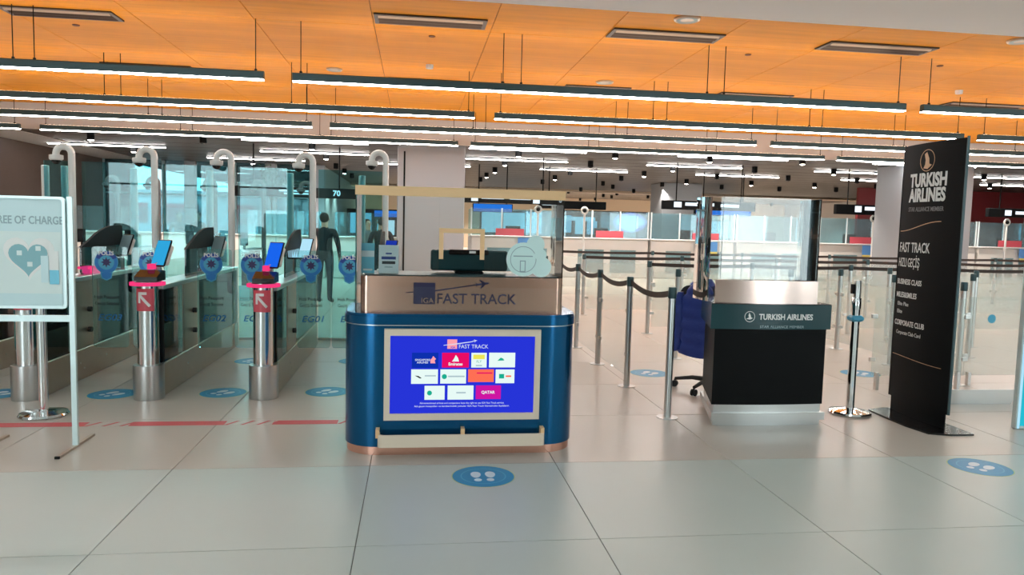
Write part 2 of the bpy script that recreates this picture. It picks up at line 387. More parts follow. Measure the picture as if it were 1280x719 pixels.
# ------------------------------------------------------------------ suspended linear lights
def added_strip(x0, x1, y, label):
    t = thing('ceiling_strip_light', label, 'ceiling light', ((x0+x1)/2, y, CZ-0.02), 0, 'added strip lights on the white ceiling'); h = (x1-x0)/2
    part('housing', MB().box(-h, h, -0.07, 0.07, -0.03, 0.0), 'ceiling_white', t); part('diffuser', MB().box(-h+.01, h-.01, -0.06, 0.06, -0.042, -0.0301), 'led_added', t)
for k, (a, b, y) in enumerate(ADDED_STRIPS): added_strip(a, b, y, '%s added strip light in row %s on the white ceiling outside the view' % (('left', 'middle', 'right')[k % 3], ('one', 'two', 'three', 'four', 'five')[k//3]))
def pendant(x0, x1, y, wires, label):
    t = thing('linear_pendant', label, 'ceiling light', ((x0+x1)/2, y, 3.245), 0, 'long dark linear pendants'); h = (x1-x0)/2
    part('housing', MB().slabx([(-0.045, 0.012), (0.045, 0.012), (0.045, 0.10), (0.03, 0.112), (-0.03, 0.112), (-0.045, 0.10)], -h, h), 'teal_metal', t)
    part('diffuser', MB().slabx([(-0.045, 0.012), (-0.038, 0.0), (0.038, 0.0), (0.045, 0.012)], -h+0.004, h-0.004), 'led_white', t)
    part('uplight_strip', MB().box(-h+0.05, h-0.05, -0.022, 0.022, 0.1121, 0.1135), 'led_up', t)
    for wx_ in wires:
        part('suspension_wire', MB().tube([(wx_-(x0+x1)/2, 0, 0.112), (wx_-(x0+x1)/2, 0, CZ-3.245)], 0.006, 6).lathe([(0.018, 0.112), (0.018, 0.135), (0.008, 0.14)], 8, (wx_-(x0+x1)/2, 0, 0)), 'black', t)
    return t
def even(x0, x1): return [x0+0.1, x0+(x1-x0)/3-0.12, x0+(x1-x0)/3+0.12, x0+(x1-x0)*2/3-0.12, x0+(x1-x0)*2/3+0.12, x1-0.1]
ROWS = [(9.86, [(-10.3, -1.9, 'left'), (-1.55, 6.83, 'middle'), (7.10, 15.5, 'right')], 'nearest row'),
        (12.40, [(-7.45, 0.955, 'left'), (1.285, 9.76, 'middle'), (10.08, 18.5, 'right')], 'second row from the front'),
        (14.52, [(-10.3, -1.93, 'left'), (-1.6, 6.85, 'middle'), (7.18, 15.6, 'right')], 'third row from the front'),
        (16.80, [(-10.3, -8.12, 'short far left'), (-7.72, 0.94, 'left'), (1.22, 9.65, 'middle'), (10.0, 18.4, 'right')], 'fourth row from the front')]
for y, segs, rn in ROWS:
    for a, b, w in segs: pendant(a, b, y, even(a, b) if b-a > 4 else [a+.2, b-.1], '%s dark linear pendant light, %s' % (w, rn))
def strip(x0, x1, y, label):
    t = thing('ceiling_strip_light', label, 'ceiling light', ((x0+x1)/2, y, DZ), 0, 'short strip lights on the dark ceiling'); h = (x1-x0)/2
    part('housing', MB().box(-h, h, -0.06, 0.06, -0.035, 0.0), 'black', t); part('diffuser', MB().slabx([(-0.055, -0.035), (-0.045, -0.055), (0.045, -0.055), (0.055, -0.035)], -h+.01, h-.01), 'led_white', t)
nm = ['first', 'second', 'third', 'fourth', 'fifth', 'sixth']
for y, xs, rn in ((18.75, (-4.14, 1.32, 6.75, 12.2, 17.6), 'first'), (21.7, (-9.8, -4.3, 1.44, 6.85, 12.2, 17.6), 'second'), (24.7, (-6.5, -1.2, 4.13, 9.55, 14.9, 20.3), 'third')):
    for k, x in enumerate(xs): strip(x, x+3.0, y, 'short white strip light on dark ceiling, %s from the left in the %s row' % (nm[k], rn))
# black cylinder downlights on the dark ceiling: x, y from their place under the ceiling
def hit(px, py, z):                                       # a photo pixel to the point at height z
    d = fw + rt*((px-640)/F_PX) - up*((py-359.5)/F_PX); k = (z-EYE)/d.z; return Vector((d.x*k, d.y*k, z))
dl = [(113.5, 175), (167, 190), (254, 179), (390, 187), (407.6, 199), (316, 205), (420, 211), (430.5, 217), (440, 222.5), (648, 196), (631, 207), (618.5, 216), (608, 222), (600.5, 227),
      (769, 198), (738, 209), (712.6, 219), (693.6, 225), (678, 230), (805, 221), (776.6, 226), (753.6, 232), (841, 214), (827.6, 233.5), (858, 230), (887, 203), (1003, 205.6), (943, 216), (1042, 218.6),
      (985, 226), (939, 232), (896, 224), (902, 236.5), (1018, 234.5), (1071, 229), (1095, 236), (974, 239), (1045, 240), (1230, 225), (1237, 235.5), (766, 236), (726, 239), (710.5, 242), (754, 246.5),
      (771, 244), (792, 241), (810, 248), (725, 251)]
added_wash = [(x, y) for y in (43.0, 47.0) for x in (-0.5, 3.5, 7.5, 11.5, 15.5, 19.5, 23.5)]  # extra spotlights added to brighten the beige back wall
lit = {(113.5, 175), (167, 190), (390, 187), (407.6, 199), (316, 205), (430.5, 217), (648, 196), (631, 207), (618.5, 216), (769, 198), (841, 214), (887, 203), (1003, 205.6), (693.6, 225), (858, 230), (1042, 218.6), (939, 232), (805, 221), (1230, 225), (1237, 235.5), (1018, 234.5), (608, 222)}
def nth(n): return '%d%s' % (n, 'th' if 10 < n % 100 < 14 else {1: 'st', 2: 'nd', 3: 'rd'}.get(n % 10, 'th'))
proto = {}
ADDED_WASH = bpy.data.lights.new('spot_beam', 'SPOT'); ADDED_WASH.energy = SPOT_W*3.5; ADDED_WASH.spot_size = math.radians(130); ADDED_WASH.spot_blend = 0.6; ADDED_WASH.shadow_soft_size = 0.05; ADDED_WASH.color = (1.0, 0.88, 0.74)
BEAM = bpy.data.lights.new('spot_beam', 'SPOT'); BEAM.energy = SPOT_W; BEAM.spot_size = math.radians(110); BEAM.spot_blend = 0.6; BEAM.shadow_soft_size = 0.05; BEAM.color = (1.0, 0.90, 0.80)
for on in (True, False):
    hm = MB().lathe([(0.075, DZ-3.27), (0.08, DZ-3.275), (0.08, 0.02), (0.085, 0.0), (0.062, 0.0), (0.062, 0.025)][::1], 16).mesh('housing', 'black', True)
    proto[on] = (MB().lathe([(0.03, DZ-3.27), (0.082, DZ-3.272), (0.082, 0.006), (0.066, 0.0)], 16).mesh('housing', 'black', True), MB().lathe([(0.0655, 0.004), (0.05, -0.012), (0.02, -0.02)], 16).mesh('lens', 'spot_lens' if on else 'black_gloss', True))
for q in dl+added_wash:
    p = Vector((q[0], q[1], 3.27)) if q in added_wash else hit(q[0], q[1], 3.27); on = q in lit
    rank = sorted(z for z in dl if (z in lit) == on).index(q)+1 if q in dl else 0
    lab = 'added black wall-washing spotlight on the dark ceiling far back near the beige wall' if q in added_wash else ('glowing' if on else 'unlit')+' black cylinder spotlight on dark ceiling, %s %s one from the left' % (nth(rank), 'glowing' if on else 'unlit')
    t = thing('downlight', lab, 'ceiling spotlight', p, 0, 'added wall washing spotlights' if q in added_wash else 'lit cylinder spotlights' if on else 'unlit cylinder spotlights')
    for nme, me in zip(('housing', 'lens'), proto[on]):
        o = bpy.data.objects.new(nme, me); COL.objects.link(o); o.parent = t
    l_ = bpy.data.objects.new('spot_beam', ADDED_WASH if q in added_wash else BEAM); COL.objects.link(l_); l_.parent = t; l_.location = (0, 0, -0.03)  # beam added to every downlight, dark-lensed ones too, to brighten the hall
# air grilles, round loudspeakers and detectors in the orange ceiling
def grille(px0, px1, py, depth, label):
    a = hit(px0, py, CZ); b = hit(px1, py+(px1-px0)*0.055, CZ); w = (b.x-a.x)/2; y = (a.y+b.y)/2
    if abs(y-9.86) < 0.26: y = 9.86-0.27 if y < 9.86 else 9.86+0.27
    if abs(y-12.4) < 0.26: y = 12.4-0.27 if y < 12.4 else 12.4+0.27
    t = thing('air_grille', label, 'air vent', ((a.x+b.x)/2, y, CZ), 0, 'dark slot grilles in the orange ceiling'); d = depth/2
    fr = MB().box(-w, w, -d, -d+0.05, -0.02, 0.004).box(-w, w, d-0.05, d, -0.02, 0.004).box(-w, -w+0.05, -d+0.05, d-0.05, -0.02, 0.004).box(w-0.05, w, -d+0.05, d-0.05, -0.02, 0.004)
    part('frame', fr, 'grille_bronze', t); part('backing', MB().box(-w+0.05, w-0.05, -d+0.05, d-0.05, -0.003, 0.004), 'black', t)
    for k in range(3):
        yy = -d+0.09+k*(2*d-0.18)/2
        part('slat', MB().slabx([(yy-0.03, -0.005), (yy-0.022, -0.005), (yy+0.03, -0.03), (yy+0.022, -0.03)], -w+0.05, w-0.05), 'steel_warm' if k == 0 else 'grille_bronze', t)
for k in (0,):
    grille(-10, 136, 4, 0.42, 'dark slot air grille at the top left of the orange ceiling')
    grille(468, 608, 22, 0.42, 'dark slot air grille above the blue desk, in front of the pendants')
    grille(762, 900, 40, 0.42, 'dark slot air grille between the two front pendant gaps, near the round speaker')
    grille(1028, 1162, 56, 0.42, 'dark slot air grille at the upper right, above the black totem')
    grille(130, 243, 80, 0.42, 'dark slot air grille just above the left front pendant')
    grille(486, 586, 99, 0.42, 'dark slot air grille half hidden by the middle pendant, above the desk')
    grille(705, 785, 108, 0.42, 'dark slot air grille half hidden by the middle pendant, centre of ceiling')
    grille(897, 985, 117, 0.42, 'dark slot air grille half hidden behind the right half of middle pendant')
    grille(1182, 1276, 129, 0.42, 'dark slot air grille above the right front pendant')
def fitting(px, py, r, h, m, name, label, cat):
    p = hit(px, py, CZ); t = thing(name, label, cat, p)
    part('rim', MB().lathe([(r*0.82, -h*0.8), (r*0.9, -h), (r, -h*0.6), (r, 0.004)], 24), m, t, True)
    part('face', MB().lathe([(r*0.2, -h*0.75), (r*0.8, -h*0.85), (r*0.83, -h*0.4)], 24), 'pier_grey' if m == 'steel_warm' else m, t, True)
fitting(859, 23, 0.155, 0.03, 'steel_warm', 'ceiling_speaker', 'round grey ceiling loudspeaker above the front grille row', 'loudspeaker')
fitting(1276, 50, 0.155, 0.03, 'steel_warm', 'ceiling_speaker', 'round grey ceiling loudspeaker at the right picture edge', 'loudspeaker')
fitting(418, 86, 0.13, 0.03, 'steel_warm', 'ceiling_speaker', 'round grey ceiling loudspeaker above the left end of middle pendant', 'loudspeaker')
fitting(756, 102, 0.15, 0.03, 'steel_warm', 'ceiling_speaker', 'round grey ceiling loudspeaker just above the middle of middle pendant', 'loudspeaker')
fitting(537, 81, 0.06, 0.06, 'ceiling_white', 'smoke_detector', 'small white smoke detector on orange ceiling above the blue desk', 'smoke detector')
fitting(1199, 113, 0.06, 0.06, 'ceiling_white', 'smoke_detector', 'small white smoke detector on orange ceiling at the right', 'smoke detector')
for px, py, l in ((540, 45, 'tiny brown sprinkler cap behind the front middle grille'), (95, 31, 'tiny brown sprinkler cap right of the two left wires'), (935, 68, 'tiny brown sprinkler cap right of the centre wires'), (1175, 82, 'tiny brown sprinkler cap below the right grille')):
    fitting(px, py, 0.045, 0.012, 'seam', 'sprinkler_cap', l, 'sprinkler')

# ------------------------------------------------------------------ blue fast track desk
D = thing('reception_desk', 'rounded blue metallic desk with lit screen and tall glass guard, centre of the hall', 'desk', (0.325, 4.77, 0))
def plan(w, d, r, n=10, y0=0.0): return arc(w-r, y0+r, r, -90, 0, n)+[(w, y0+d), (-w, y0+d)]+arc(-w+r, y0+r, r, 180, 270, n)
part('plinth', MB().prism(plan(0.755, 0.66, 0.22, y0=0.005), 0.0, 0.055), 'copper', D, True)
part('body', MB().prism(plan(0.765, 0.66, 0.22), 0.055, 0.845), 'navy', D, True)
part('seam_band', MB().prism(plan(0.768, 0.66, 0.222, y0=-0.003), 0.845, 0.852), 'steel', D, True)
part('top_band', MB().prism(plan(0.772, 0.67, 0.224, y0=-0.008), 0.852, 0.905), 'navy', D, True)
part('worktop', MB().prism(plan(0.766, 0.66, 0.22, y0=-0.002), 0.905, 0.922), 'navy', D, True)
up_ = part('upper_panel', MB().prism(arc(0.62, 0.13, 0.045, -90, 0, 6)+[(0.665, 0.5), (0.645, 0.5), (0.645, 0.12), (-0.645, 0.12), (-0.645, 0.5), (-0.665, 0.5)]+arc(-0.62, 0.13, 0.045, 180, 270, 6), 0.922, 1.158), 'copper', D, True)
part('counter_shelf', MB().box(-0.64, 0.64, 0.121, 0.55, 1.145, 1.165), 'teal_metal', D)
# logo on the copper panel
lz = 0.0845
sq = part('logo_square', MB().box(-0.325, -0.185, lz-0.003, lz, 0.978, 1.118), 'ink_purple', up_)
part('logo_swoosh', MB().slab([(-0.375, 1.050), (-0.18, 1.063), (0.08, 1.105), (0.08, 1.112), (-0.18, 1.071), (-0.375, 1.054)], lz-0.0045, lz-0.003), 'ink_purple', up_)
def plane_icon(cx, cz, s, y, m, par):
    pts = [(-1, .05), (-.95, .32), (-.8, .12), (-.1, .14), (-.45, .62), (-.25, .62), (.4, .15), (.8, .12), (1, 0), (.8, -.12), (.4, -.15), (-.25, -.62), (-.45, -.62), (-.1, -.14), (-.8, -.12), (-.95, -.32), (-1, -.05)]
    a = math.radians(8); part('aeroplane_mark', MB().slab([(cx+s*(p*math.cos(a)-q*math.sin(a)), cz+s*(p*math.sin(a)+q*math.cos(a))) for p, q in pts[::-1]], y-0.0015, y), m, par)
plane_icon(0.125, 1.115, 0.045, lz-0.001, 'ink_purple', up_)
text('IGA', 0.05, 'copper', up_, (-0.235, lz-0.004, 1.0))
text('FAST TRACK', 0.095, 'ink_purple', up_, (0.085, lz-0.002, 1.012), width=0.52, bold=0.0006)
# lit screen
scf = MB()
for a in ((-0.505, 0.505, 0.785, 0.828), (-0.505, 0.505, 0.235, 0.278), (-0.505, -0.467, 0.278, 0.785), (0.467, 0.505, 0.278, 0.785)): scf.box(a[0], a[1], -0.028, 0.0, a[2], a[3])
part('screen_frame', scf, 'bezel_cream', D)
scr = part('screen', MB().box(-0.467, 0.467, -0.012, -0.0005, 0.278, 0.785), 'scr_blue', D); sy = -0.013
def slide(name, x0, x1, z0, z1, m, k=0): return part(name, MB().box(x0, x1, sy-0.0012*(k+1), sy-0.0012*k, z0, z1), m, scr)
X0, Z1, KX, KZ = -0.467, 0.785, 0.934/785, 0.507/430                # screen crop pixels to metres
def sx_(p): return X0+(p-130)*KX
def sz_(p): return Z1-(p-90)*KZ
slide('slide_logo', sx_(435), sx_(488), sz_(162), sz_(110), 'scr_pink')
part('slide_swoosh', MB().slab([(sx_(415), sz_(141)), (sx_(490), sz_(131)), (sx_(575), sz_(119)), (sx_(575), sz_(123)), (sx_(490), sz_(136)), (sx_(415), sz_(144))][::-1], sy-0.004, sy-0.0026), 'scr_text', scr)
plane_icon(sx_(585), sz_(117), 0.014, sy-0.001, 'scr_text', scr)
text('IGA', 0.018, 'scr_blue', scr, (sx_(466), sy-0.002, sz_(154)), bold=0.0004)
text('FAST TRACK', 0.036, 'scr_text', scr, (sx_(577), sy-0.001, sz_(150)), width=0.19)
slide('airline_tile', sx_(246), sx_(388), sz_(268), sz_(184), 'scr_deep')
text('SINGAPORE', 0.018, 'scr_text', scr, (sx_(303), sy-0.002, sz_(224)), bold=0.0003); text('AIRLINES', 0.018, 'scr_text', scr, (sx_(303), sy-0.002, sz_(238)), bold=0.0003)
part('bird_mark', MB().slab([(sx_(345), sz_(242)), (sx_(372), sz_(242)), (sx_(368), sz_(226)), (sx_(375), sz_(218)), (sx_(360), sz_(202)), (sx_(354), sz_(214)), (sx_(345), sz_(222))], sy-0.003, sy-0.0013), 'scr_pink', scr)
slide('airline_tile', sx_(408), sx_(554), sz_(266), sz_(184), 'scr_red'); text('Emirates', 0.026, 'scr_white', scr, (sx_(481), sy-0.002, sz_(247)), bold=0.0007)
part('script_mark', MB().slab([(sx_(462), sz_(232)), (sx_(500), sz_(232)), (sx_(494), sz_(212)), (sx_(482), sz_(196)), (sx_(474), sz_(214))], sy-0.003, sy-0.0013), 'scr_white', scr)
slide('airline_tile', sx_(567), sx_(651), sz_(266), sz_(184), 'scr_white'); slide('tile_mark', sx_(577), sx_(640), sz_(219), sz_(194), 'scr_yellow', 1); text('FLY', 0.022, 'scr_green', scr, (sx_(609), sy-0.002, sz_(233)))
slide('tile_mark', sx_(592), sx_(626), sz_(258), sz_(251), 'scr_grey', 1)
slide('airline_tile', sx_(664), sx_(808), sz_(265), sz_(183), 'scr_white'); part('tile_mark', MB().slab([(sx_(710), sz_(228)), (sx_(748), sz_(226)), (sx_(742), sz_(216)), (sx_(728), sz_(210))], sy-0.003, sy-0.0013), 'scr_green', scr)
slide('airline_tile', sx_(243), sx_(387), sz_(356), sz_(276), 'scr_white'); part('tile_mark', MB().slab([(sx_(262), sz_(310)), (sx_(290), sz_(326)), (sx_(300), sz_(324)), (sx_(282), sz_(312))], sy-0.003, sy-0.0013), 'ink_dark', scr); slide('tile_mark', sx_(316), sx_(376), sz_(315), sz_(308), 'scr_grey', 1)
slide('airline_tile', sx_(400), sx_(540), sz_(355), sz_(276), 'scr_white'); part('tile_mark', MB().prism(disc(0.0165, 16), 0, 0.0013).xf(Matrix.Translation((sx_(422), sy-0.0013, sz_(316))) @ TOXZ), 'scr_green', scr); slide('tile_mark', sx_(442), sx_(532), sz_(319), sz_(311), 'scr_grey', 1)
slide('airline_tile', sx_(551), sx_(692), sz_(347), sz_(276), 'scr_orange'); slide('tile_mark', sx_(598), sx_(684), sz_(300), sz_(293), 'scr_red', 1)
slide('airline_tile', sx_(702), sx_(806), sz_(354), sz_(277), 'scr_white'); slide('tile_mark', sx_(721), sx_(749), sz_(327), sz_(302), 'scr_green', 1); slide('tile_mark', sx_(758), sx_(788), sz_(319), sz_(310), 'scr_orange', 1)
slide('airline_tile', sx_(316), sx_(425), sz_(445), sz_(367), 'scr_white'); part('tile_mark', MB().prism(disc(0.016, 16), 0, 0.0013).xf(Matrix.Translation((sx_(343), sy-0.0013, sz_(407))) @ TOXZ), 'scr_green', scr)
slide('airline_tile', sx_(441), sx_(582), sz_(445), sz_(366), 'scr_white'); slide('tile_mark', sx_(488), sx_(540), sz_(410), sz_(402), 'scr_grey', 1)
slide('airline_tile', sx_(595), sx_(733), sz_(443), sz_(366), 'scr_magenta'); text('QATAR', 0.026, 'scr_white', scr, (sx_(662), sy-0.002, sz_(405)), bold=0.0006)
text('Aforementioned airlines and companions have the right to use IGA Fast Track service.', 0.0165, 'scr_text', scr, (sx_(522), sy-0.001, sz_(464)), width=0.55)
text('Adı geçen havayolları ve beraberindeki yolcular IGA Fast Track hizmetinden faydalanır.', 0.0165, 'scr_text', scr, (sx_(522), sy-0.001, sz_(481)), width=0.62)
# bumper bar
bar = [(-0.54, 0.0), (-0.54, -0.05)]+arc(-0.51, -0.05, 0.03, 180, 270, 5)+arc(0.51, -0.05, 0.03, -90, 0, 5)+[(0.54, 0.0)]
ou = MB(); inn = [(x*0.975, min(y+0.014, 0.0)) for x, y in bar]
ou.prism(bar+inn[::-1], 0.072, 0.152); part('bumper_bar', ou, 'bezel_cream', D)
for x in (-0.545, 0.0, 0.522): part('bumper_bracket', MB().box(x-0.008, x+0.016, -0.064, -0.001, 0.13, 0.185), 'pale_wood', D)
# glass guard
gy = 0.07
gf = part('glass_guard', MB().box(-0.695, -0.165, gy, gy+0.008, 0.924, 1.735).box(0.130, 0.655, gy, gy+0.008, 0.924, 1.735).box(-0.165, 0.130, gy, gy+0.008, 1.475, 1.735).box(-0.165, 0.130, gy, gy+0.008, 0.924, 1.165), 'glass_clear', D)
part('glass_side', MB().box(-0.697, -0.689, gy+0.009, gy+0.46, 0.924, 1.735), 'glass_clear', D); part('glass_side', MB().box(0.649, 0.657, gy+0.009, gy+0.46, 0.924, 1.735), 'glass_clear', D)
part('wooden_rail', MB().box(-0.70, 0.66, gy-0.006, gy+0.014, 1.675, 1.735), 'pale_wood', D)
part('window_frame', MB().box(-0.165, 0.130, gy-0.006, gy+0.014, 1.445, 1.475).box(-0.165, -0.137, gy-0.006, gy+0.014, 1.275, 1.445).box(0.102, 0.130, gy-0.006, gy+0.014, 1.275, 1.445), 'pale_wood', D)
part('sticker_link', MB().prism(disc(0.04), 0, 0.0010).xf(Matrix.Translation((0.502, gy-0.0050, 1.315)) @ TOXZ), 'sticker', D)
st = part('sticker', MB().prism(disc(0.112, 32), 0, 0.0012).xf(Matrix.Translation((0.388, gy-0.0002, 1.282)) @ TOXZ), 'sticker', D)
part('sticker_lobe', MB().prism(disc(0.060), 0, 0.0011).xf(Matrix.Translation((0.468, gy-0.0014, 1.382)) @ TOXZ), 'sticker', st)
part('sticker_lobe', MB().prism(disc(0.068), 0, 0.0010).xf(Matrix.Translation((0.508, gy-0.0026, 1.235)) @ TOXZ), 'sticker', st)
part('sticker_ring', ring_mb(0.083, 0.087, 0, 0.0008).xf(Matrix.Translation((0.388, gy-0.0038, 1.282)) @ TOXZ), 'ink_grey', st)
part('sticker_print', MB().box(0.322, 0.45, gy-0.0047, gy-0.0039, 1.300, 1.307), 'ink_grey', st)
part('sticker_print', MB().box(0.366, 0.372, gy-0.0047, gy-0.0039, 1.20, 1.275).box(0.398, 0.404, gy-0.0047, gy-0.0039, 1.20, 1.275).box(0.372, 0.398, gy-0.0047, gy-0.0039, 1.269, 1.275).box(0.372, 0.398, gy-0.0047, gy-0.0039, 1.20, 1.206), 'ink_grey', st)
# things on the desk
def holder(x, y, w, h, label, m, bands):
    t = thing('leaflet_holder', label, 'leaflet', (x, y, 1.1655)); M_ = Matrix.Rotation(-0.10, 4, 'X')
    part('sheet', MB().box(-w/2, w/2, 0, 0.003, 0.002, h).xf(M_), m, t); part('acrylic_foot', MB().box(-w/2, w/2, 0.0, 0.08, 0, 0.004), 'glass_clear', t)
    for z0, z1, f, mm in bands: part('print', MB().box(-w/2*f, w/2*f, -0.001, 0, h*z0, h*z1).xf(M_), mm, t)
holder(-0.30, 4.95, 0.085, 0.20, 'blue and white brochure standing on the left end of the desk counter', 'poster_cyan', [(0.55, 0.75, 0.96, 'paper'), (0.1, 0.16, 0.7, 'ink_white')])
holder(-0.165, 4.95, 0.13, 0.19, 'white printed sheet beside the blue brochure on the desk counter', 'paper', [(0.68, 0.73, 0.3, 'ink_navy'), (0.50, 0.60, 0.72, 'ink_navy'), (0.34, 0.44, 0.66, 'ink_dark'), (0.22, 0.25, 0.4, 'ink_grey')])
t = thing('monitor', 'dark monitor seen from behind through the desk glass', 'monitor', (0.38, 5.16, 1.1655))
part('housing', MB().rbox(-0.265, 0.27, 0, 0.05, 0.015, 0.158, 0.012), 'counter_teal', t); part('foot', MB().rbox(-0.1, 0.1, -0.06, 0.12, 0, 0.014, 0.006), 'black', t)
part('top_bar', MB().rbox(-0.14, 0.135, -0.01, 0.04, 0.128, 0.162, 0.005), 'black_gloss', t); part('label_plate', MB().box(0.0, 0.045, -0.012, -0.0101, 0.138, 0.154), 'ink_white', t)

# ------------------------------------------------------------------ black airline desk
A = thing('service_counter', 'black curved service counter with steel base and clear screen, right of the posts', 'desk', (2.745, 5.39, 0))
def plan2(w, d, b, back=0.80, n=10):
    fr = [(-w+2*w*i/n, -b*(1-((2*i/n)-1)**2)) for i in range(n+1)]
    return fr+[(w*back, d), (-w*back+0.12, d)]
part('base_band', MB().prism(plan2(0.44, 0.70, 0.02), 0.0, 0.165), 'steel', A, True)
part('bumper', MB().prism([(x, y-0.03) for x, y in plan2(0.465, 0.76, 0.022)], 0.045, 0.105), 'steel', A, True)
part('body', MB().prism(plan2(0.455, 0.71, 0.022), 0.165, 0.80), 'black', A, True)
tp = part('top_band', MB().prism(plan2(0.49, 0.74, 0.024), 0.755, 0.945), 'counter_teal', A, True)
part('worktop', MB().prism(plan2(0.485, 0.735, 0.024), 0.945, 0.952), 'black_gloss', A)
def fr_y(x, w, b): return -b*(1-(x/w)**2)
cu = [(x, 0.03+fr_y(x, 0.41, 0.03)) for x in [-0.45+0.83*i/12 for i in range(13)]]
part('steel_upstand', MB().prism(cu+[(x, y+0.012) for x, y in cu[::-1]], 0.952, 1.128), 'pink_steel', A, True)
part('clear_screen', MB().box(-0.40, 0.39, 0.075, 0.083, 0.952, 1.765), 'glass_clear', A)
cs = [(-0.40, 0.08), (-0.44, 0.10), (-0.47, 0.15), (-0.48, 0.24), (-0.48, 0.42)]
part('curved_screen', MB().prism(cs+[(x+0.008, y+0.004) for x, y in cs[::-1]], 0.952, 1.765), 'glass_clear', A, True)
part('clear_wing', MB().box(0.392, 0.40, 0.075, 0.40, 0.952, 1.765), 'glass_clear', A)
e = part('emblem_ring', ring_mb(0.038, 0.042, 0, 0.001).xf(Matrix.Translation((-0.19, -0.0225, 0.853)) @ TOXZ), 'ink_white', tp)
def bird(cx, cz, s, y, m, par, flip=False):
    pts = [(-.9, -.55), (.1, -.7), (.8, -.35), (.35, -.2), (.2, .35), (-.15, .95), (-.35, .3), (-.2, -.2)]
    return part('bird_mark', MB().slab([(cx+s*p, cz+s*q) for p, q in pts], y-0.001, y), m, par)
bird(-0.19, 0.853, 0.032, -0.0227, 'ink_white', tp)
text('TURKISH AIRLINES', 0.062, 'ink_white', tp, (0.105, -0.0245, 0.850), width=0.44, bold=0.0016)
text('STAR ALLIANCE MEMBER', 0.028, 'ink_grey', tp, (0.075, -0.0245, 0.775), width=0.36)

# office chair behind it, with a blue quilted jacket on its back
def office_chair(loc, rz):
    t = thing('office_chair', 'black swivel office chair tucked behind the black airline counter', 'chair', loc, rz)
    for k in range(5):
        a = 2*PI*k/5+math.radians(86); c_, s_ = math.cos(a), math.sin(a)
        lg = part('leg', MB().tube([(0.03*c_, 0.03*s_, 0.10), (0.18*c_, 0.18*s_, 0.105), (0.345*c_, 0.345*s_, 0.078)], [0.026, 0.02, 0.015], 8), 'rubber', t, True)
        cx, cy_ = 0.345*c_, 0.345*s_
        part('caster', MB().tube([(cx-0.022*s_, cy_+0.022*c_, 0.031), (cx-0.008*s_, cy_+0.008*c_, 0.031)], 0.031, 14).tube([(cx+0.008*s_, cy_-0.008*c_, 0.031), (cx+0.022*s_, cy_-0.022*c_, 0.031)], 0.031, 14).tube([(cx, cy_, 0.031), (cx, cy_, 0.075)], 0.009, 8), 'rubber', lg, True)
    part('gas_lift', MB().lathe([(0.035, 0.08), (0.035, 0.16), (0.026, 0.17), (0.026, 0.40)], 14), 'black', t, True)
    part('seat', MB().prism(rrect(-0.24, 0.24, -0.23, 0.24, 0.08), 0.41, 0.43).prism(rrect(-0.25, 0.25, -0.24, 0.25, 0.09), 0.43, 0.475), 'fabric_black', t, True)
    part('back_bar', MB().tube([(0, 0.2, 0.42), (0, 0.29, 0.45), (0, 0.30, 0.60)], 0.02, 8), 'black', t, True)
    part('backrest', MB().slab(rrect(-0.22, 0.22, 0.53, 1.0, 0.09), 0.25, 0.30), 'fabric_black', t, True)
    return t
ch = office_chair((2.80, 6.61, 0), math.radians(135))
jk = thing('quilted_jacket', 'bright blue quilted jacket hung over the office chair backrest', 'jacket', (2.545, 6.355, -0.04), math.radians(135))
def puff(cx, cy_, z0, z1, w, d, n, lean=0.0, seed=1):
    mb = MB(); R_ = random.Random(seed); NS = n*6; K = 28; vs = []; fs = []
    for i in range(NS+1):
        u = i/NS; z = z0+(z1-z0)*u; q = 0.86+0.14*abs(math.sin(PI*u*n)); tpr = (0.88+0.2*math.sin(PI*min(1, u*0.9+0.15)))*(1-max(0, u-0.70)**2*7.0)
        for k in range(K):
            a = 2*PI*k/K; wob = 1+0.045*math.sin(3*a+u*9+seed)+0.03*math.sin(7*a+u*5)
            ca, sa = math.cos(a), math.sin(a); sq_ = (abs(ca)**2.6+abs(sa)**2.6)**(-1/2.6)
            vs.append((cx+w*tpr*q*wob*sq_*ca+lean*(1-u), cy_+d*q*wob*sq_*sa, z+0.012*math.sin(2*a+seed)*(1-u)))
    for i in range(NS):
        for k in range(K): j = (k+1) % K; fs.append((i*K+k, i*K+j, (i+1)*K+j, (i+1)*K+k))
    fs.append(tuple(range(K-1, -1, -1))); fs.append(tuple(range(NS*K, (NS+1)*K))); return mb.add(vs, fs)
part('body', puff(0, 0, 0.41, 1.08, 0.175, 0.05, 6, 0.02, 1), 'jacket_blue', jk, True)
part('sleeve', puff(-0.185, 0.0, 0.46, 0.98, 0.06, 0.05, 5, -0.02, 2), 'jacket_blue', jk, True)
part('sleeve', puff(0.185, 0.0, 0.44, 0.98, 0.06, 0.05, 5, 0.02, 3), 'jacket_blue', jk, True)
part('collar', MB().tube([(-0.10, -0.05, 1.03), (-0.06, -0.075, 1.075), (0.06, -0.075, 1.075), (0.10, -0.05, 1.03)], 0.035, 10), 'jacket_blue', jk, True)

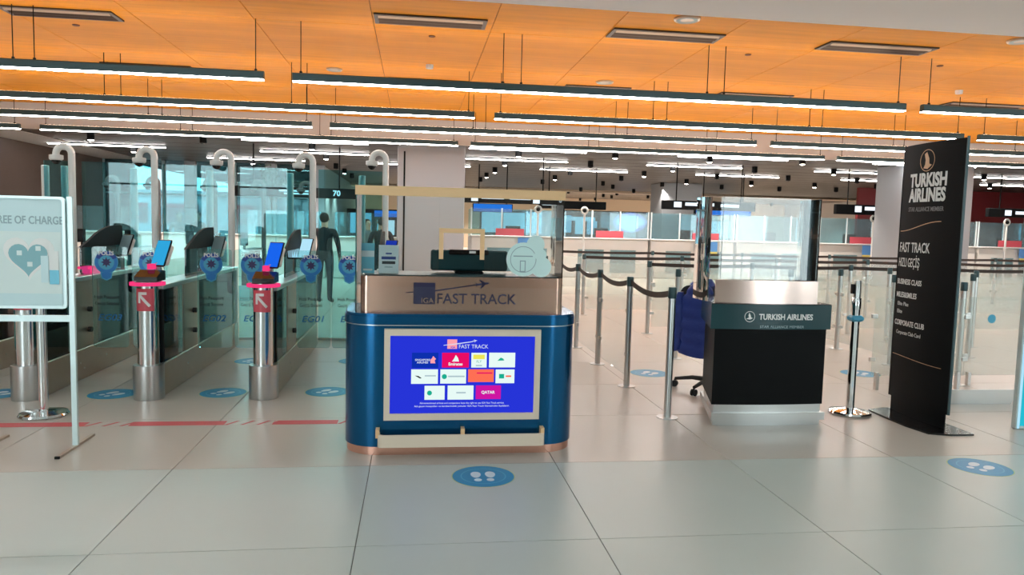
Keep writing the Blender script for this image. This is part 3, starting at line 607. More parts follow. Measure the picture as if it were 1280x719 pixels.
# ------------------------------------------------------------------ black totem
B = thing('totem_sign', 'tall black totem with white lettering standing on a curved black foot', 'sign', (4.09, 5.495, 0))
ff = MB().prism([(-0.22, 0.30), (-0.235, 0.05), (-0.235, -0.2), (-0.20, -0.42), (-0.05, -0.475), (0.14, -0.475), (0.14, 0.34), (-0.05, 0.36)], 0.0, 0.014)
part('foot', ff, 'black_gloss', B)
lens = [(0.03*(1-(y/0.355)**2)*-1-0.002, y) for y in [-0.355+0.71*i/12 for i in range(13)]]
lens2 = [(-x+0.012, y) for x, y in lens[::-1]]
part('neck', MB().prism([(x*0.8, y*0.92) for x, y in (lens+lens2)][::-1], 0.014, 0.13), 'black', B)
bd = part('body', MB().prism((lens+lens2)[::-1], 0.13, 2.245), 'black', B, True)
part('edge_strip', MB().box(-0.004, 0.014, -0.365, -0.355, 0.13, 2.255), 'teal_metal', B); part('edge_strip', MB().box(-0.004, 0.014, 0.355, 0.362, 0.13, 2.25), 'black_gloss', B)
RX = (PI/2, 0, -PI/2)
def bx_(y): return -0.03*(1-(y/0.355)**2)-0.0035
def btext(s, z, size, m, y_left, width=None, bold=0.0, par=bd):
    o = text(s, size, m, par, (0, 0, 0), RX, bold, 'LEFT', width); me = o.data        # lettering follows the curved face
    for v in me.vertices:
        yy = y_left-v.co.x; v.co = Vector((v.co.x, v.co.y, -bx_(yy)-0.0 + v.co.z))
    o.location = (0, y_left, z); return o
RY = Matrix.Rotation(-PI/2, 4, 'Z')
def bshape(name, pts, m, y_c, z_c):
    mb = MB().slab([(p, q) for p, q in pts], -0.0012, 0); mb.xf(RY); mb.v = [(x+bx_(y+y_c), y+y_c, z+z_c) for x, y, z in mb.v]; return part(name, mb, m, bd)
rg = ring_mb(0.082, 0.087, 0, 0.001, 40).xf(TOXZ).xf(RY); yc = 0.03
rg.v = [(x+bx_(y+yc), y+yc, z+2.105) for x, y, z in rg.v]; part('emblem_ring', rg, 'ink_gold', bd)
bshape('bird_mark', [(s*p, s*q) for p, q in [(-.55, -.75), (.1, -.85), (.75, -.45), (.35, -.3), (.3, .25), (-.1, .95), (-.45, .75), (-.25, .1), (-.3, -.35)] for s in (0.075,)], 'ink_gold', yc, 2.10)
btext('TURKISH', 1.945, 0.145, 'ink_white', 0.235, 0.435, 0.0060)
btext('AIRLINES', 1.825, 0.145, 'ink_white', 0.235, 0.435, 0.0060)
btext('STAR ALLIANCE MEMBER', 1.715, 0.05, 'ink_faint', 0.235, 0.42, 0.0008)
def wave(z, y0, y1, amp, m, th=0.006):
    pts = [(y0+(y1-y0)*i/16, z+amp*(-math.cos(PI*i/16))) for i in range(17)]; mb = MB()
    for (a, za), (b, zb) in zip(pts[:-1], pts[1:]): mb.add([(bx_(a), a, za), (bx_(b), b, zb), (bx_(b), b, zb+th), (bx_(a), a, za+th), (bx_(a)+.002, a, za), (bx_(b)+.002, b, zb), (bx_(b)+.002, b, zb+th), (bx_(a)+.002, a, za+th)], [(0, 1, 2, 3), (7, 6, 5, 4), (0, 4, 5, 1), (3, 2, 6, 7)])
    part('wave_line', mb, m, bd)
wave(1.575, 0.34, -0.17, 0.04, 'ink_gold')
btext('FAST TRACK', 1.40, 0.115, 'ink_white', 0.335, 0.40, 0.0012)
btext('HIZLI GEÇİŞ', 1.275, 0.105, 'ink_white', 0.335, 0.29, 0.0)
btext('BUSINESS CLASS', 1.115, 0.062, 'ink_white', 0.335, 0.335, 0.001)
btext('MILES&SMILES', 1.005, 0.062, 'ink_white', 0.335, 0.285, 0.001)
btext('Elite Plus', 0.93, 0.045, 'ink_white', 0.31, 0.16)
btext('Elite', 0.865, 0.045, 'ink_white', 0.31, 0.075)
btext('CORPORATE CLUB', 0.77, 0.062, 'ink_white', 0.335, 0.40, 0.001)
btext('Corporate Club Card', 0.69, 0.045, 'ink_white', 0.30, 0.33)
wave(0.485, 0.335, -0.27, -0.012, 'ink_gold', 0.004)

# ------------------------------------------------------------------ framed notice on the left
S = thing('notice_stand', 'pale aluminium stand holding a framed aqua notice at the left edge', 'notice stand', (-2.43, 5.05, 0))
for x in (-0.27, 0.27):
    pst = part('post', MB().box(x-0.016, x+0.016, -0.012, 0.012, 0.012, 1.615), 'alu', S)
    part('foot', MB().box(x-0.012, x+0.012, -0.25, 0.26, 0.0, 0.014), 'steel_warm', S); part('foot_cap', MB().box(x-0.014, x+0.014, -0.262, -0.25, 0.0, 0.016), 'black', S)
part('crossbar', MB().box(-0.254, 0.254, -0.012, 0.012, 0.82, 0.86), 'alu', S)
nf = MB(); o_, i_ = rrect(-0.252, 0.25, 0.905, 1.612, 0.025, 4), rrect(-0.235, 0.233, 0.922, 1.595, 0.02, 4); nn = len(o_)
nf.add([(a, -0.03, b) for a, b in o_]+[(a, -0.03, b) for a, b in i_]+[(a, -0.012, b) for a, b in o_]+[(a, -0.012, b) for a, b in i_], [(k, (k+1) % nn, nn+(k+1) % nn, nn+k) for k in range(nn)]+[(k, 2*nn+k, 2*nn+(k+1) % nn, (k+1) % nn) for k in range(nn)]+[(nn+k, nn+(k+1) % nn, 3*nn+(k+1) % nn, 3*nn+k) for k in range(nn)])
part('frame', nf, 'alu', S); ps = part('poster', MB().slab(rrect(-0.236, 0.234, 0.921, 1.596, 0.02, 4), -0.02, -0.012), 'poster_aqua', S)
text('FREE OF CHARGE', 0.07, 'ink_grey', ps, (0.032, -0.0205, 1.46), width=0.405, bold=0.0012)
text('65+', 0.085, 'ink_grey', ps, (-0.10, -0.0205, 1.075), bold=0.0012)
part('poster_panel', MB().box(-0.225, 0.222, -0.0212, -0.02, 1.0, 1.39), 'poster_pale', ps)
def heart(cx, cz, s): return [(cx+s*16*math.sin(a)**3/16, cz+s*(13*math.cos(a)-5*math.cos(2*a)-2*math.cos(3*a)-math.cos(4*a))/16) for a in [2*PI*k/36 for k in range(36)]][::-1]
part('heart_outline', MB().slab(heart(0.03, 1.24, 0.15), -0.0222, -0.0212), 'ink_white', ps); part('heart_print', MB().slab(heart(0.025, 1.225, 0.115), -0.0232, -0.0222), 'poster_teal', ps)
for x, z in ((-0.04, 1.24), (0.07, 1.27), (0.02, 1.17)): part('print', MB().box(x, x+0.03, -0.0242, -0.0232, z, z+0.03), 'poster_pale', ps)
part('print', MB().box(0.15, 0.205, -0.0262, -0.0242, 1.06, 1.15), 'poster_cyan', ps); part('print', MB().box(0.15, 0.205, -0.0262, -0.0242, 1.15, 1.27), 'ink_white', ps); part('print', MB().box(0.10, 0.145, -0.0262, -0.0242, 1.07, 1.24), 'poster_aqua', ps)

# ------------------------------------------------------------------ posts with belts, glass fences
def chrome_post(loc, label, h=1.0, extra=False):
    t = thing('belt_post', label, 'stanchion', loc)
    part('base', MB().lathe([(0.165, 0.0), (0.17, 0.012), (0.16, 0.026), (0.09, 0.04), (0.035, 0.05)], 36), 'chrome', t, True)
    part('pole', MB().lathe([(0.034, 0.045), (0.034, h-0.1)], 24), 'chrome', t, True); part('head', MB().lathe([(0.036, h-0.1), (0.038, h-0.09), (0.038, h-0.01), (0.032, h)], 20), 'black' if not extra else 'chrome', t, True)
    if extra:
        part('teal_clip', MB().rbox(-0.055, 0.055, -0.05, 0.05, h-0.20, h-0.15, 0.015), 'box_cyan' if False else 'decal_ring', t); part('upper_head', MB().lathe([(0.03, h), (0.03, h+0.13), (0.026, h+0.14)], 18), 'steel', t, True)
        part('belt_lock', MB().rbox(-0.05, -0.028, -0.02, 0.02, h+0.03, h+0.11, 0.004), 'black', t)
    return t
chrome_post((-2.73, 5.87, 0), 'polished chrome belt post on round base behind the framed notice', 1.0)
chrome_post((3.65, 5.72, 0), 'polished chrome belt post with teal clip between the counter and the totem', 0.98, True)
post_proto = None
def fence_post(x, y, label, group, h=1.05):
    t = thing('fence_post', label, 'post', (x, y, 0), 0, group)
    global PM
    for nme, me in PM: o = bpy.data.objects.new(nme, me); COL.objects.link(o); o.parent = t
    return t
PM = [('base_plate', MB().lathe([(0.085, 0.0), (0.085, 0.006), (0.03, 0.008)], 20).mesh('base_plate', 'steel', True)),
      ('pole', MB().lathe([(0.029, 0.006), (0.029, 0.96)], 16).mesh('pole', 'steel', True)),
      ('head', MB().lathe([(0.030, 0.96), (0.033, 0.965), (0.033, 1.04), (0.028, 1.05)], 16).mesh('head', 'teal_metal', True))]
def pane(x0, y0, x1, y1, label, group, z0=0.10, z1=0.90, m='glass_fence', inset=0.06, feet=False):
    L = math.hypot(x1-x0, y1-y0); a = math.atan2(y1-y0, x1-x0)
    t = thing('fence_glass', label, 'glass panel', (x0, y0, 0), a, group)
    g_ = part('pane', MB().box(inset, L-inset, -0.005, 0.005, z0, z1), m, t)
    for z in (0.30, 0.72):
        for u0, u1 in ((0.029, inset+0.03), (L-inset-0.03, L-0.029)): part('clamp', MB().rbox(u0, u1, -0.014, 0.014, z-0.02, z+0.02, 0.004), 'steel', t)
    if feet:
        for u in (0.12, L-0.12): part('foot', MB().box(u-0.015, u+0.015, -0.02, 0.02, 0.0, z0+0.03), 'steel', t)
    return g_
def belt(x0, y0, x1, y1, sag, label, group, z=1.0):
    L = math.hypot(x1-x0, y1-y0); a = math.atan2(y1-y0, x1-x0); N = 14; mb = MB(); vs = []; fs = []
    for i in range(N+1):
        u = i/N; x = 0.034+(L-0.068)*u; zz = z-sag*4*u*(1-u)
        vs += [(x, -0.0015, zz-0.025), (x, -0.0015, zz+0.025), (x, 0.0015, zz+0.025), (x, 0.0015, zz-0.025)]
    for i in range(N):
        for k in range(4): j = (k+1) % 4; fs.append((i*4+k, i*4+j, i*4+4+j, i*4+4+k))
    fs += [(3, 2, 1, 0), (N*4, N*4+1, N*4+2, N*4+3)]
    o = mb.add(vs, fs).build('queue_belt', 'belt'); o.location = (x0, y0, 0); o.rotation_euler = (0, 0, a)
    return tag(o, label, 'belt', group)
ordn = ['first', 'second', 'third', 'fourth', 'fifth', 'sixth', 'seventh', 'eighth', 'ninth', 'tenth', 'eleventh', 'twelfth']
LX = 2.03; LY = [5.64, 6.80, 7.94, 9.06, 10.2, 11.35]
for k, y in enumerate(LY):
    fence_post(LX, y, 'steel post %s from the front in the row left of the black counter' % ordn[k], 'posts left of the black counter')
    if k: 
        belt(LX, LY[k-1], LX, y, 0.055, 'dark belt sagging between the %s and %s posts left of the counter' % (ordn[k-1], ordn[k]), 'belts left of the black counter')
        if k > 1: pane(LX, LY[k-1], LX, y, 'clear glass panel between the %s and %s posts left of the counter' % (ordn[k-1], ordn[k]), 'glass panels left of the black counter', m='glass_rail')
RX_ = 5.50; RYs = [6.81, 7.9, 9.0, 10.05]
for k, y in enumerate(RYs):
    fence_post(RX_, y, 'steel post %s from the front in the row right of the black totem' % ordn[k], 'posts right of the totem')
    if k: pane(RX_, RYs[k-1], RX_, y, 'glass panel between the %s and %s posts behind the totem' % (ordn[k-1], ordn[k]), 'glass panels behind the totem')
g = pane(RX_, 6.81, 7.3, 6.81, 'wide glass panel with two teal dots right of the totem', 'dotted glass', feet=True)
for x in (0.33, 0.70): MB().prism(disc(0.045, 20), 0, 0.002).xf(Matrix.Translation((x, -0.0055, 0.68)) @ TOXZ).build('teal_dot', 'decal_ring', g)
pane(4.35, 6.60, 5.45, 6.60, 'low glass panel behind the black totem foot', 'dotted glass', 0.14, 0.90, feet=True)
t = MB().slab([(-0.45, 0.0), (0.55, 0.0), (0.62, 0.13), (-0.45, 0.13)], 0, 0.02).build('kick_plate', 'steel'); t.location = (4.85, 6.0, 0.0); tag(t, 'brushed steel kick plate standing on the floor right of the totem', 'metal plate')
XR_ = [(10.3, 3.35, 1.55, 8, 'nearest'), (12.5, 2.9, 1.75, 8, 'second'), (15.2, 3.0, 2.0, 8, 'third')]
for y, x0, dx, nn_, rn in XR_:
    for k in range(nn_):
        x = x0+k*dx
        fence_post(x, y, 'steel queue post, %s from the left in the %s cross row behind the counter' % (ordn[k], rn), 'posts of the %s cross row' % rn)
        if k:
            belt(x-dx, y, x, y, 0.012, 'taut dark belt, %s from the left in the %s cross row' % (ordn[k-1], rn), 'belts of the %s cross row' % rn)
            pane(x-dx, y, x, y, 'milky glass panel, %s from the left in the %s cross row' % (ordn[k-1], rn), 'glass of the %s cross row' % rn)
for k, (x, y) in enumerate(((3.05, 8.3), (4.6, 8.6), (4.15, 7.6), (6.9, 8.4), (7.6, 9.2), (6.6, 9.6))):
    fence_post(x, y, ['lone steel post seen just left of the counter screen', 'lone steel post seen through the counter screen', 'lone steel post behind the right half of the counter', 'lone steel post behind the teal dotted glass', 'rear lone steel post at the far right of the dotted glass', 'lone steel post between totem and dotted glass'][k], 'single posts in the queue')

# cyan light box at the right edge
t = thing('light_box', 'glowing cyan light box cut by the right picture edge', 'light box', (5.065, 5.2, 0))
part('case', MB().rbox(-0.35, 0.35, -0.03, 0.03, 0.0, 1.47, 0.01), 'alu', t); part('lit_panel', MB().box(-0.325, 0.325, -0.033, -0.0301, 0.03, 1.44), 'box_cyan', t); part('lit_edge', MB().box(-0.345, -0.327, -0.036, -0.0305, 0.01, 1.46), 'scr_pale', t)

# ------------------------------------------------------------------ floor markings
def foot_decal(x, y, r, rz, label, group):
    t = thing('floor_sticker', label, 'floor sticker', (x, y, 0.0), rz, group)
    part('rim', MB().lathe([(r*1.03, 0.0002), (r*1.03, 0.0006), (r, 0.0008)], 40), 'decal_lime', t)
    part('disc', MB().lathe([(r, 0.0004), (r, 0.0012), (r*0.99, 0.0013)], 40), 'decal_blue', t)
    part('ring', ring_mb(r*0.70, r*0.74, 0.0010, 0.0017, 36), 'decal_ring', t)
    for s in (-1, 1):
        so = [(r*(0.235*s+0.165*math.cos(a)*(1.0+0.16*math.sin(a))), r*(0.13+0.29*math.sin(a))) for a in [2*PI*k/18 for k in range(18)]]
        he = [(r*(0.20*s+0.125*math.cos(a)), r*(-0.36+0.13*math.sin(a))) for a in [2*PI*k/14 for k in range(14)]]
        part('shoe_print', MB().prism(so, 0.001, 0.002).prism(he, 0.001, 0.002), 'decal_white', t)
foot_decal(0.43, 4.33, 0.185, math.radians(0), 'round blue footprint sticker on the grey floor before the blue desk', 'footprint stickers')
foot_decal(3.70, 4.32, 0.185, math.radians(-55), 'round blue footprint sticker on the floor below the black totem', 'footprint stickers')
foot_decal(-2.51, 6.57, 0.19, math.radians(-40), 'round blue footprint sticker at the third gate entrance, right of the notice', 'footprint stickers')
foot_decal(-1.62, 6.60, 0.19, math.radians(-40), 'round blue footprint sticker between the two gate posts with red arrows', 'footprint stickers')
foot_decal(-0.74, 6.62, 0.19, math.radians(-40), 'round blue footprint sticker at the gate entrance beside the blue desk', 'footprint stickers')
foot_decal(-3.40, 6.60, 0.19, math.radians(-40), 'round blue footprint sticker cut by the left picture edge', 'footprint stickers')
foot_decal(4.81, 7.39, 0.2, math.radians(-40), 'round blue footprint sticker behind the chrome post and totem', 'footprint stickers')
foot_decal(2.46, 7.42, 0.2, math.radians(-40), 'round blue footprint sticker behind the posts left of the counter', 'footprint stickers')
foot_decal(-1.70, 8.1, 0.17, math.radians(-40), 'round blue footprint sticker inside the middle gate lane', 'footprint stickers')
foot_decal(-0.62, 8.1, 0.17, math.radians(-40), 'round blue footprint sticker inside the gate lane next to the desk', 'footprint stickers')
tp_ = thing('floor_tape', 'red and white hazard tape across the floor in front of the gates', 'tape', (0, 5.6, 0))
xx = -6.0
for a, b in ((-6.0, -3.2), (-2.95, -2.32), (-2.02, -1.36), (-1.02, -0.55), (-0.30, 0.2)): part('red_strip', MB().box(a, b, -0.055, 0.055, 0.0003, 0.0012), 'tape_red', tp_)
for a, b in ((-3.2, -2.95), (-2.32, -2.02), (-1.36, -1.02), (-0.55, -0.30)):
    nst = int((b-a)/0.05)
    for k in range(nst):
        x = a+k*(b-a)/nst
        part('stripe', MB().prism([(x, -0.055), (x+0.024, -0.055), (x+0.09, 0.055), (x+0.066, 0.055)], 0.0003, 0.0012), 'tape_white' if k % 2 else 'tape_red', tp_)

# ------------------------------------------------------------------ passport gates on the left
GYF = 6.42
def emblem(leaf, x, z, faded=False):
    y = -0.0065
    part('emblem_badge', MB().prism(disc(0.105, 28), 0, 0.0006).prism([(-0.055, -0.085), (0.055, -0.085), (0.045, -0.15), (0.0, -0.172), (-0.045, -0.15)], 0, 0.0006).xf(Matrix.Translation((x, y, z)) @ TOXZ), 'ink_navy' if False else 'decal_ring', leaf)
    part('emblem_ring', ring_mb(0.070, 0.100, 0.0, 0.0006, 28).xf(Matrix.Translation((x, y-0.0007, z)) @ TOXZ), 'ink_blue', leaf)
    part('emblem_arc', MB().prism(arc(0, 0, 0.103, 25, 155, 12)+arc(0, 0, 0.064, 155, 25, 12), 0, 0.0005).xf(Matrix.Translation((x, y-0.0013, z)) @ TOXZ), 'ink_navy', leaf)
    star = [((0.05 if k % 2 == 0 else 0.026)*math.cos(PI/2+PI*k/8), (0.05 if k % 2 == 0 else 0.026)*math.sin(PI/2+PI*k/8)) for k in range(16)]
    part('emblem_star', MB().prism(star, 0, 0.0006).xf(Matrix.Translation((x, y-0.0007, z)) @ TOXZ), 'ink_purple', leaf)
    part('emblem_shield', MB().prism([(-0.045, -0.098), (0.045, -0.098), (0.036, -0.142), (0.0, -0.16), (-0.036, -0.142)], 0, 0.0006).xf(Matrix.Translation((x, y-0.0007, z)) @ TOXZ), 'ink_blue', leaf)
    text('POLİS', 0.05, 'ink_white', leaf, (x, y-0.0026, z+0.082), bold=0.0012)
def door_leaf(t, x0, x1, ex, code, y=0.93):
    lf = part('door_leaf', MB().slab(rrect(x0, x1, 0.27, 1.215, 0.03, 4), -0.005, 0.005).xf(Matrix.Translation((0, y, 0))), 'glass_door', t)
    sub = bpy.data.objects  # lettering and badge sit on the leaf
    n0 = set(o.name for o in lf.children)
    emblem(lf, ex, 1.07); text('Hızlı Pasaport', 0.045, 'ink_dark', lf, (ex+0.0, -0.0065, 0.745), width=0.22); text('Geçiş Sistemi', 0.045, 'ink_dark', lf, (ex, -0.0065, 0.685), width=0.21)
    text(code, 0.085, 'ink_blue', lf, (ex+0.02, -0.0065, 0.55), width=0.21, shear=0.25, bold=0.0006)
    for o in lf.children: o.location = o.location + Vector((0, y, 0))
    return lf
def gate(X, front, code_l, code_r, label, tab='scr_tablet', rear='scr_deep'):
    t = thing('passport_gate', label, 'gate', (X, GYF, 0), 0, 'automatic passport gates')
    L = 2.72; y0 = 0.0 if front else 0.62
    part('skirting', MB().rbox(-0.10, 0.10, y0, L, 0.0, 0.28, 0.006), 'steel_warm', t)
    part('top_rail', MB().rbox(-0.105, 0.105, y0+0.06, L, 0.90, 0.945, 0.008), 'steel', t)
    for x in (-0.085, 0.077): 
        if front: part('side_glass', MB().box(x, x+0.008, 0.12, 0.62, 0.281, 0.899), 'glass_teal', t)
        part('side_glass', MB().box(x, x+0.008, 1.16, L-0.04, 0.281, 0.899), 'glass_teal', t)
    part('core_panel', MB().rbox(-0.03, 0.03, 1.2, L-0.1, 0.281, 0.899, 0.004), 'counter_teal', t)
    part('hinge_panel', MB().rbox(-0.092, 0.092, 0.64, 1.14, 0.281, 0.899, 0.005), 'steel_warm', t)
    part('end_post', MB().rbox(-0.09, 0.09, L-0.03, L+0.05, 0.0, 0.93, 0.01), 'steel', t)
    for s in (-1, 1):
        for z in (0.44, 0.63): part('hinge_knob', MB().tube([(s*0.09, 0.93, z), (s*0.125, 0.93, z)], 0.024, 12), 'rubber', t, True)
        for yy, z in ((0.72, 0.16), (0.8, 0.10), (1.3, 0.14)): part('bolt', MB().tube([(s*0.0995, yy, z), (s*0.104, yy, z)], 0.010, 8), 'chrome', t)
    if front:
        part('sleeve', MB().lathe([(0.118, 0.0), (0.119, 0.005), (0.119, 0.285), (0.084, 0.288)], 32), 'steel', t, True)
        part('column', MB().lathe([(0.083, 0.286), (0.083, 0.94)], 32), 'chrome', t, True)
        part('column_spine', MB().rbox(0.02, 0.09, 0.05, 0.12, 0.286, 0.90, 0.01), 'black', t)
        an = [math.radians(-150+112*k/10) for k in range(11)]; vs = []; fs = []
        for a in an: vs += [(0.0845*math.cos(a), 0.0845*math.sin(a), 0.735), (0.0845*math.cos(a), 0.0845*math.sin(a), 0.918)]
        for k in range(10): fs.append((2*k, 2*k+2, 2*k+3, 2*k+1))
        sg = part('arrow_sign', MB().add(vs, fs), 'sign_red', t, True)
        def cyl(u, z): a = math.radians(-92)+u/0.0852; return (0.0858*math.cos(a), 0.0858*math.sin(a), z)
        am = MB()
        def bar(u0, z0, u1, z1, w, n_=6):
            L_ = math.hypot(u1-u0, z1-z0); nx, nz = -(z1-z0)/L_*w/2, (u1-u0)/L_*w/2
            for q in range(n_):
                pa = (u0+(u1-u0)*q/n_, z0+(z1-z0)*q/n_); pb = (u0+(u1-u0)*(q+1)/n_, z0+(z1-z0)*(q+1)/n_)
                am.add([cyl(pa[0]-nx, pa[1]-nz), cyl(pb[0]-nx, pb[1]-nz), cyl(pb[0]+nx, pb[1]+nz), cyl(pa[0]+nx, pa[1]+nz)], [(0, 1, 2, 3)])
        bar(-0.042, 0.875, 0.045, 0.775, 0.022); bar(-0.048, 0.88, 0.022, 0.88, 0.022); bar(-0.040, 0.885, -0.040, 0.80, 0.022)
        part('arrow', am, 'ink_white', sg)
        part('led_ring', ring_mb(0.085, 0.135, 0.942, 0.968, 36), 'led_pink', t, True)
        part('cap', MB().lathe([(0.10, 0.94), (0.10, 0.972), (0.085, 0.976)], 28), 'steel', t, True)
    def tablet(y, lit, x=0.03):
        M_ = Matrix.Translation((x, y, 1.09)) @ Matrix.Rotation(math.radians(-24), 4, 'Z') @ Matrix.Rotation(math.radians(-24), 4, 'X')
        tb_ = part('tablet', MB().rbox(-0.072, 0.072, 0, 0.02, 0.0, 0.245, 0.008).xf(M_), 'black_gloss', t); part('screen', MB().box(-0.064, 0.064, -0.0012, 0, 0.012, 0.233).xf(M_), lit, tb_)
        part('back_shell', MB().rbox(-0.06, 0.06, 0.0201, 0.07, 0.03, 0.21, 0.01).xf(M_), 'white_paint', tb_)
        part('stem', MB().tube([(x, y+0.03, 0.945), (x, y+0.03, 1.12)], 0.02, 10), 'steel', t)
        return tb_
    if front:
        part('scanner', MB().slabx([(-0.09, 0.977), (0.13, 0.977), (0.13, 1.055), (0.05, 1.065), (-0.09, 1.015)], -0.075, 0.10), 'black_gloss', t)
        part('scanner_light', MB().box(-0.05, -0.005, 0.052, 0.1301, 1.0, 1.045).xf(Matrix.Translation((0.03, 0.0, 0.067))), 'led_pink', t)
        tablet(0.13, tab)
    tablet(1.86, rear, 0.05)
    wo = [(1.00, 1.20)]+[(1.05+0.95*math.sin(PI/2*k/10), 1.20+0.205*(1-(1-math.sin(PI/2*min(1, k/7)))**1.6)) for k in range(1, 11)]+[(2.02, 1.20)]
    part('tinted_wing', MB().slabx(wo, -0.012, 0.012), 'cap_dark', t); part('wing_glass', MB().box(-0.006, 0.006, 1.02, 2.0, 0.946, 1.199), 'glass_teal', t)
    if code_r: door_leaf(t, 0.135, 0.448, 0.262, code_r)
    if code_l: door_leaf(t, -0.448, -0.135, -0.285, code_l)
    return t
gate(-4.02, True, None, None, 'passport gate cut off at the far left, mostly hidden by the notice')
g3 = gate(-3.10, True, None, 'EG03', 'passport gate with pink ring directly behind the framed notice', 'scr_sky', 'ink_grey')
part('rear_led', MB().rbox(-0.09, 0.11, 1.15, 1.35, 0.985, 1.01, 0.006).box(-0.05, 0.07, 1.2, 1.3, 0.946, 0.985), 'led_pink', g3)
gate(-2.165, True, 'EG03', 'EG02', 'passport gate with red arrow sign, left one of the two fully visible', 'scr_sky', 'ink_grey')
gate(-1.245, True, 'EG02', 'EG01', 'passport gate with red arrow sign nearest the blue desk', 'scr_tablet', 'scr_pale')
gate(-0.335, False, 'EG01', None, 'last passport gate, hidden behind the blue desk')
def camera_pole(x, y, h, m, label, group, k=1.0):
    t = thing('camera_pole', label, 'camera pole', (x, y, 0), 0, group); r = 0.085*k
    path = [(0, 0, 0.004), (0, 0, h-r)]+[(-r+r*math.cos(a), 0, h-r+r*math.sin(a)) for a in [PI*i/10 for i in range(1, 11)]]+[(-2*r, 0, h-r-0.03)]
    part('pole', MB().tube(path, 0.038*k, 14), m, t, True)
    part('base_plate', MB().lathe([(0.08, 0.0), (0.08, 0.008), (0.04, 0.01)], 18), 'steel', t)
    part('camera_mount', MB().lathe([(0.05*k, 0.02), (0.075*k, 0.015), (0.075*k, -0.03), (0.06*k, -0.045)], 18, (-2*r, 0, h-r-0.035)), m, t, True)
    part('camera_dome', MB().ball((-2*r, 0, h-r-0.075), 0.052*k), 'black_gloss', t, True)
GP = [-4.0, -3.08, -2.20, -1.24, -0.36]
nmr = ['above the left edge of the framed notice', 'left of the two arrow gates', 'right of the left arrow gate', 'behind the gate nearest the desk', 'seen through the desk glass']
for k, x in enumerate(GP): camera_pole(x, 9.42, 2.30 if k < 4 else 2.36, 'white_paint', 'cream gooseneck camera pole %s' % nmr[k], 'near gooseneck camera poles')
for k, x in enumerate((-5.75, -5.0, -3.93, -3.0, -2.08)): camera_pole(x, 15.5, 2.26, 'pole_dark', 'grey gooseneck camera pole beyond the gate glass, %s from the left' % ordn[k], 'far gooseneck camera poles', 1.15)
for k in range(4):
    a, b = GP[k]+0.05, GP[k+1]-0.05
    t = thing('tall_glass_screen', 'tall greenish glass screen %s, behind the passport gates' % ['left of the framed notice edge', 'between second and third camera poles', 'between third and fourth camera poles', 'next to the blue desk guard'][k], 'glass screen', (a, 9.56, 0), 0, 'tall glass screens of the gates')
    part('pane', MB().box(0.0, b-a, -0.006, 0.006, 0.02, 2.14), 'glass_teal', t); part('floor_shoe', MB().box(0.0, b-a, -0.02, 0.02, 0, 0.03), 'steel', t)
    part('slim_post', MB().lathe([(0.042, 0), (0.042, 2.08), (0.036, 2.085)], 16, (b-a-0.25, 0.05, 0)), 'white_paint', t, True)
t = thing('tall_glass_screen', 'tall greenish glass screen with two slim posts at the far left of the gates', 'glass screen', (-4.62, 9.56, 0), 0, 'tall glass screens of the gates')
part('pane', MB().box(0.25, 0.55, -0.006, 0.006, 0.02, 2.14), 'glass_teal', t); part('floor_shoe', MB().box(0.0, 0.55, -0.02, 0.02, 0, 0.03), 'steel', t)
for x in (0.24, 0.46): part('slim_post', MB().lathe([(0.042, 0), (0.042, 2.08), (0.036, 2.085)], 16, (x, 0.05, 0)), 'white_paint', t, True)
for k, x in enumerate((-5.9, -5.1, -4.05, -3.1, -2.2)):
    t = thing('exit_gate', 'dim exit gate pedestal beyond the glass, %s from the left' % ordn[k], 'gate', (x, 14.2, 0), 0, 'far exit gates')
    part('skirting', MB().rbox(-0.1, 0.1, 0, 1.2, 0, 0.28, 0.006), 'steel', t); part('panel', MB().rbox(-0.06, 0.06, 0.05, 1.15, 0.281, 0.90, 0.005), 'counter_teal', t); part('top_rail', MB().rbox(-0.1, 0.1, 0, 1.2, 0.901, 0.945, 0.006), 'steel', t)
    part('tablet', MB().rbox(-0.07, 0.07, 0.0, 0.02, 1.02, 1.26, 0.006).tube([(0, 0.02, 0.945), (0, 0.02, 1.03)], 0.02, 8), 'black_gloss', t)
# white low counter behind the gates
for k, (x, l) in enumerate(((-9.1, 'far left'), (-6.4, 'left'), (-3.6, 'middle'), (-0.9, 'right'))):
    t = thing('low_counter', 'pale low counter seen through the gate glass, %s one' % l, 'counter', (x, 20.2, 0), 0, 'pale counters beyond the gates')
    part('body', MB().rbox(-1.25, 1.25, 0, 0.6, 0, 1.08, 0.02), 'booth_white', t); part('worktop', MB().rbox(-1.28, 1.28, -0.05, 0.65, 1.081, 1.12, 0.01), 'white_paint', t); part('panel_joint', MB().box(-0.01, 0.01, -0.004, -0.0005, 0.05, 1.05), 'ink_grey', t)
    part('glass', MB().box(-1.2, 1.2, 0.1, 0.11, 1.121, 1.75), 'glass_booth', t)

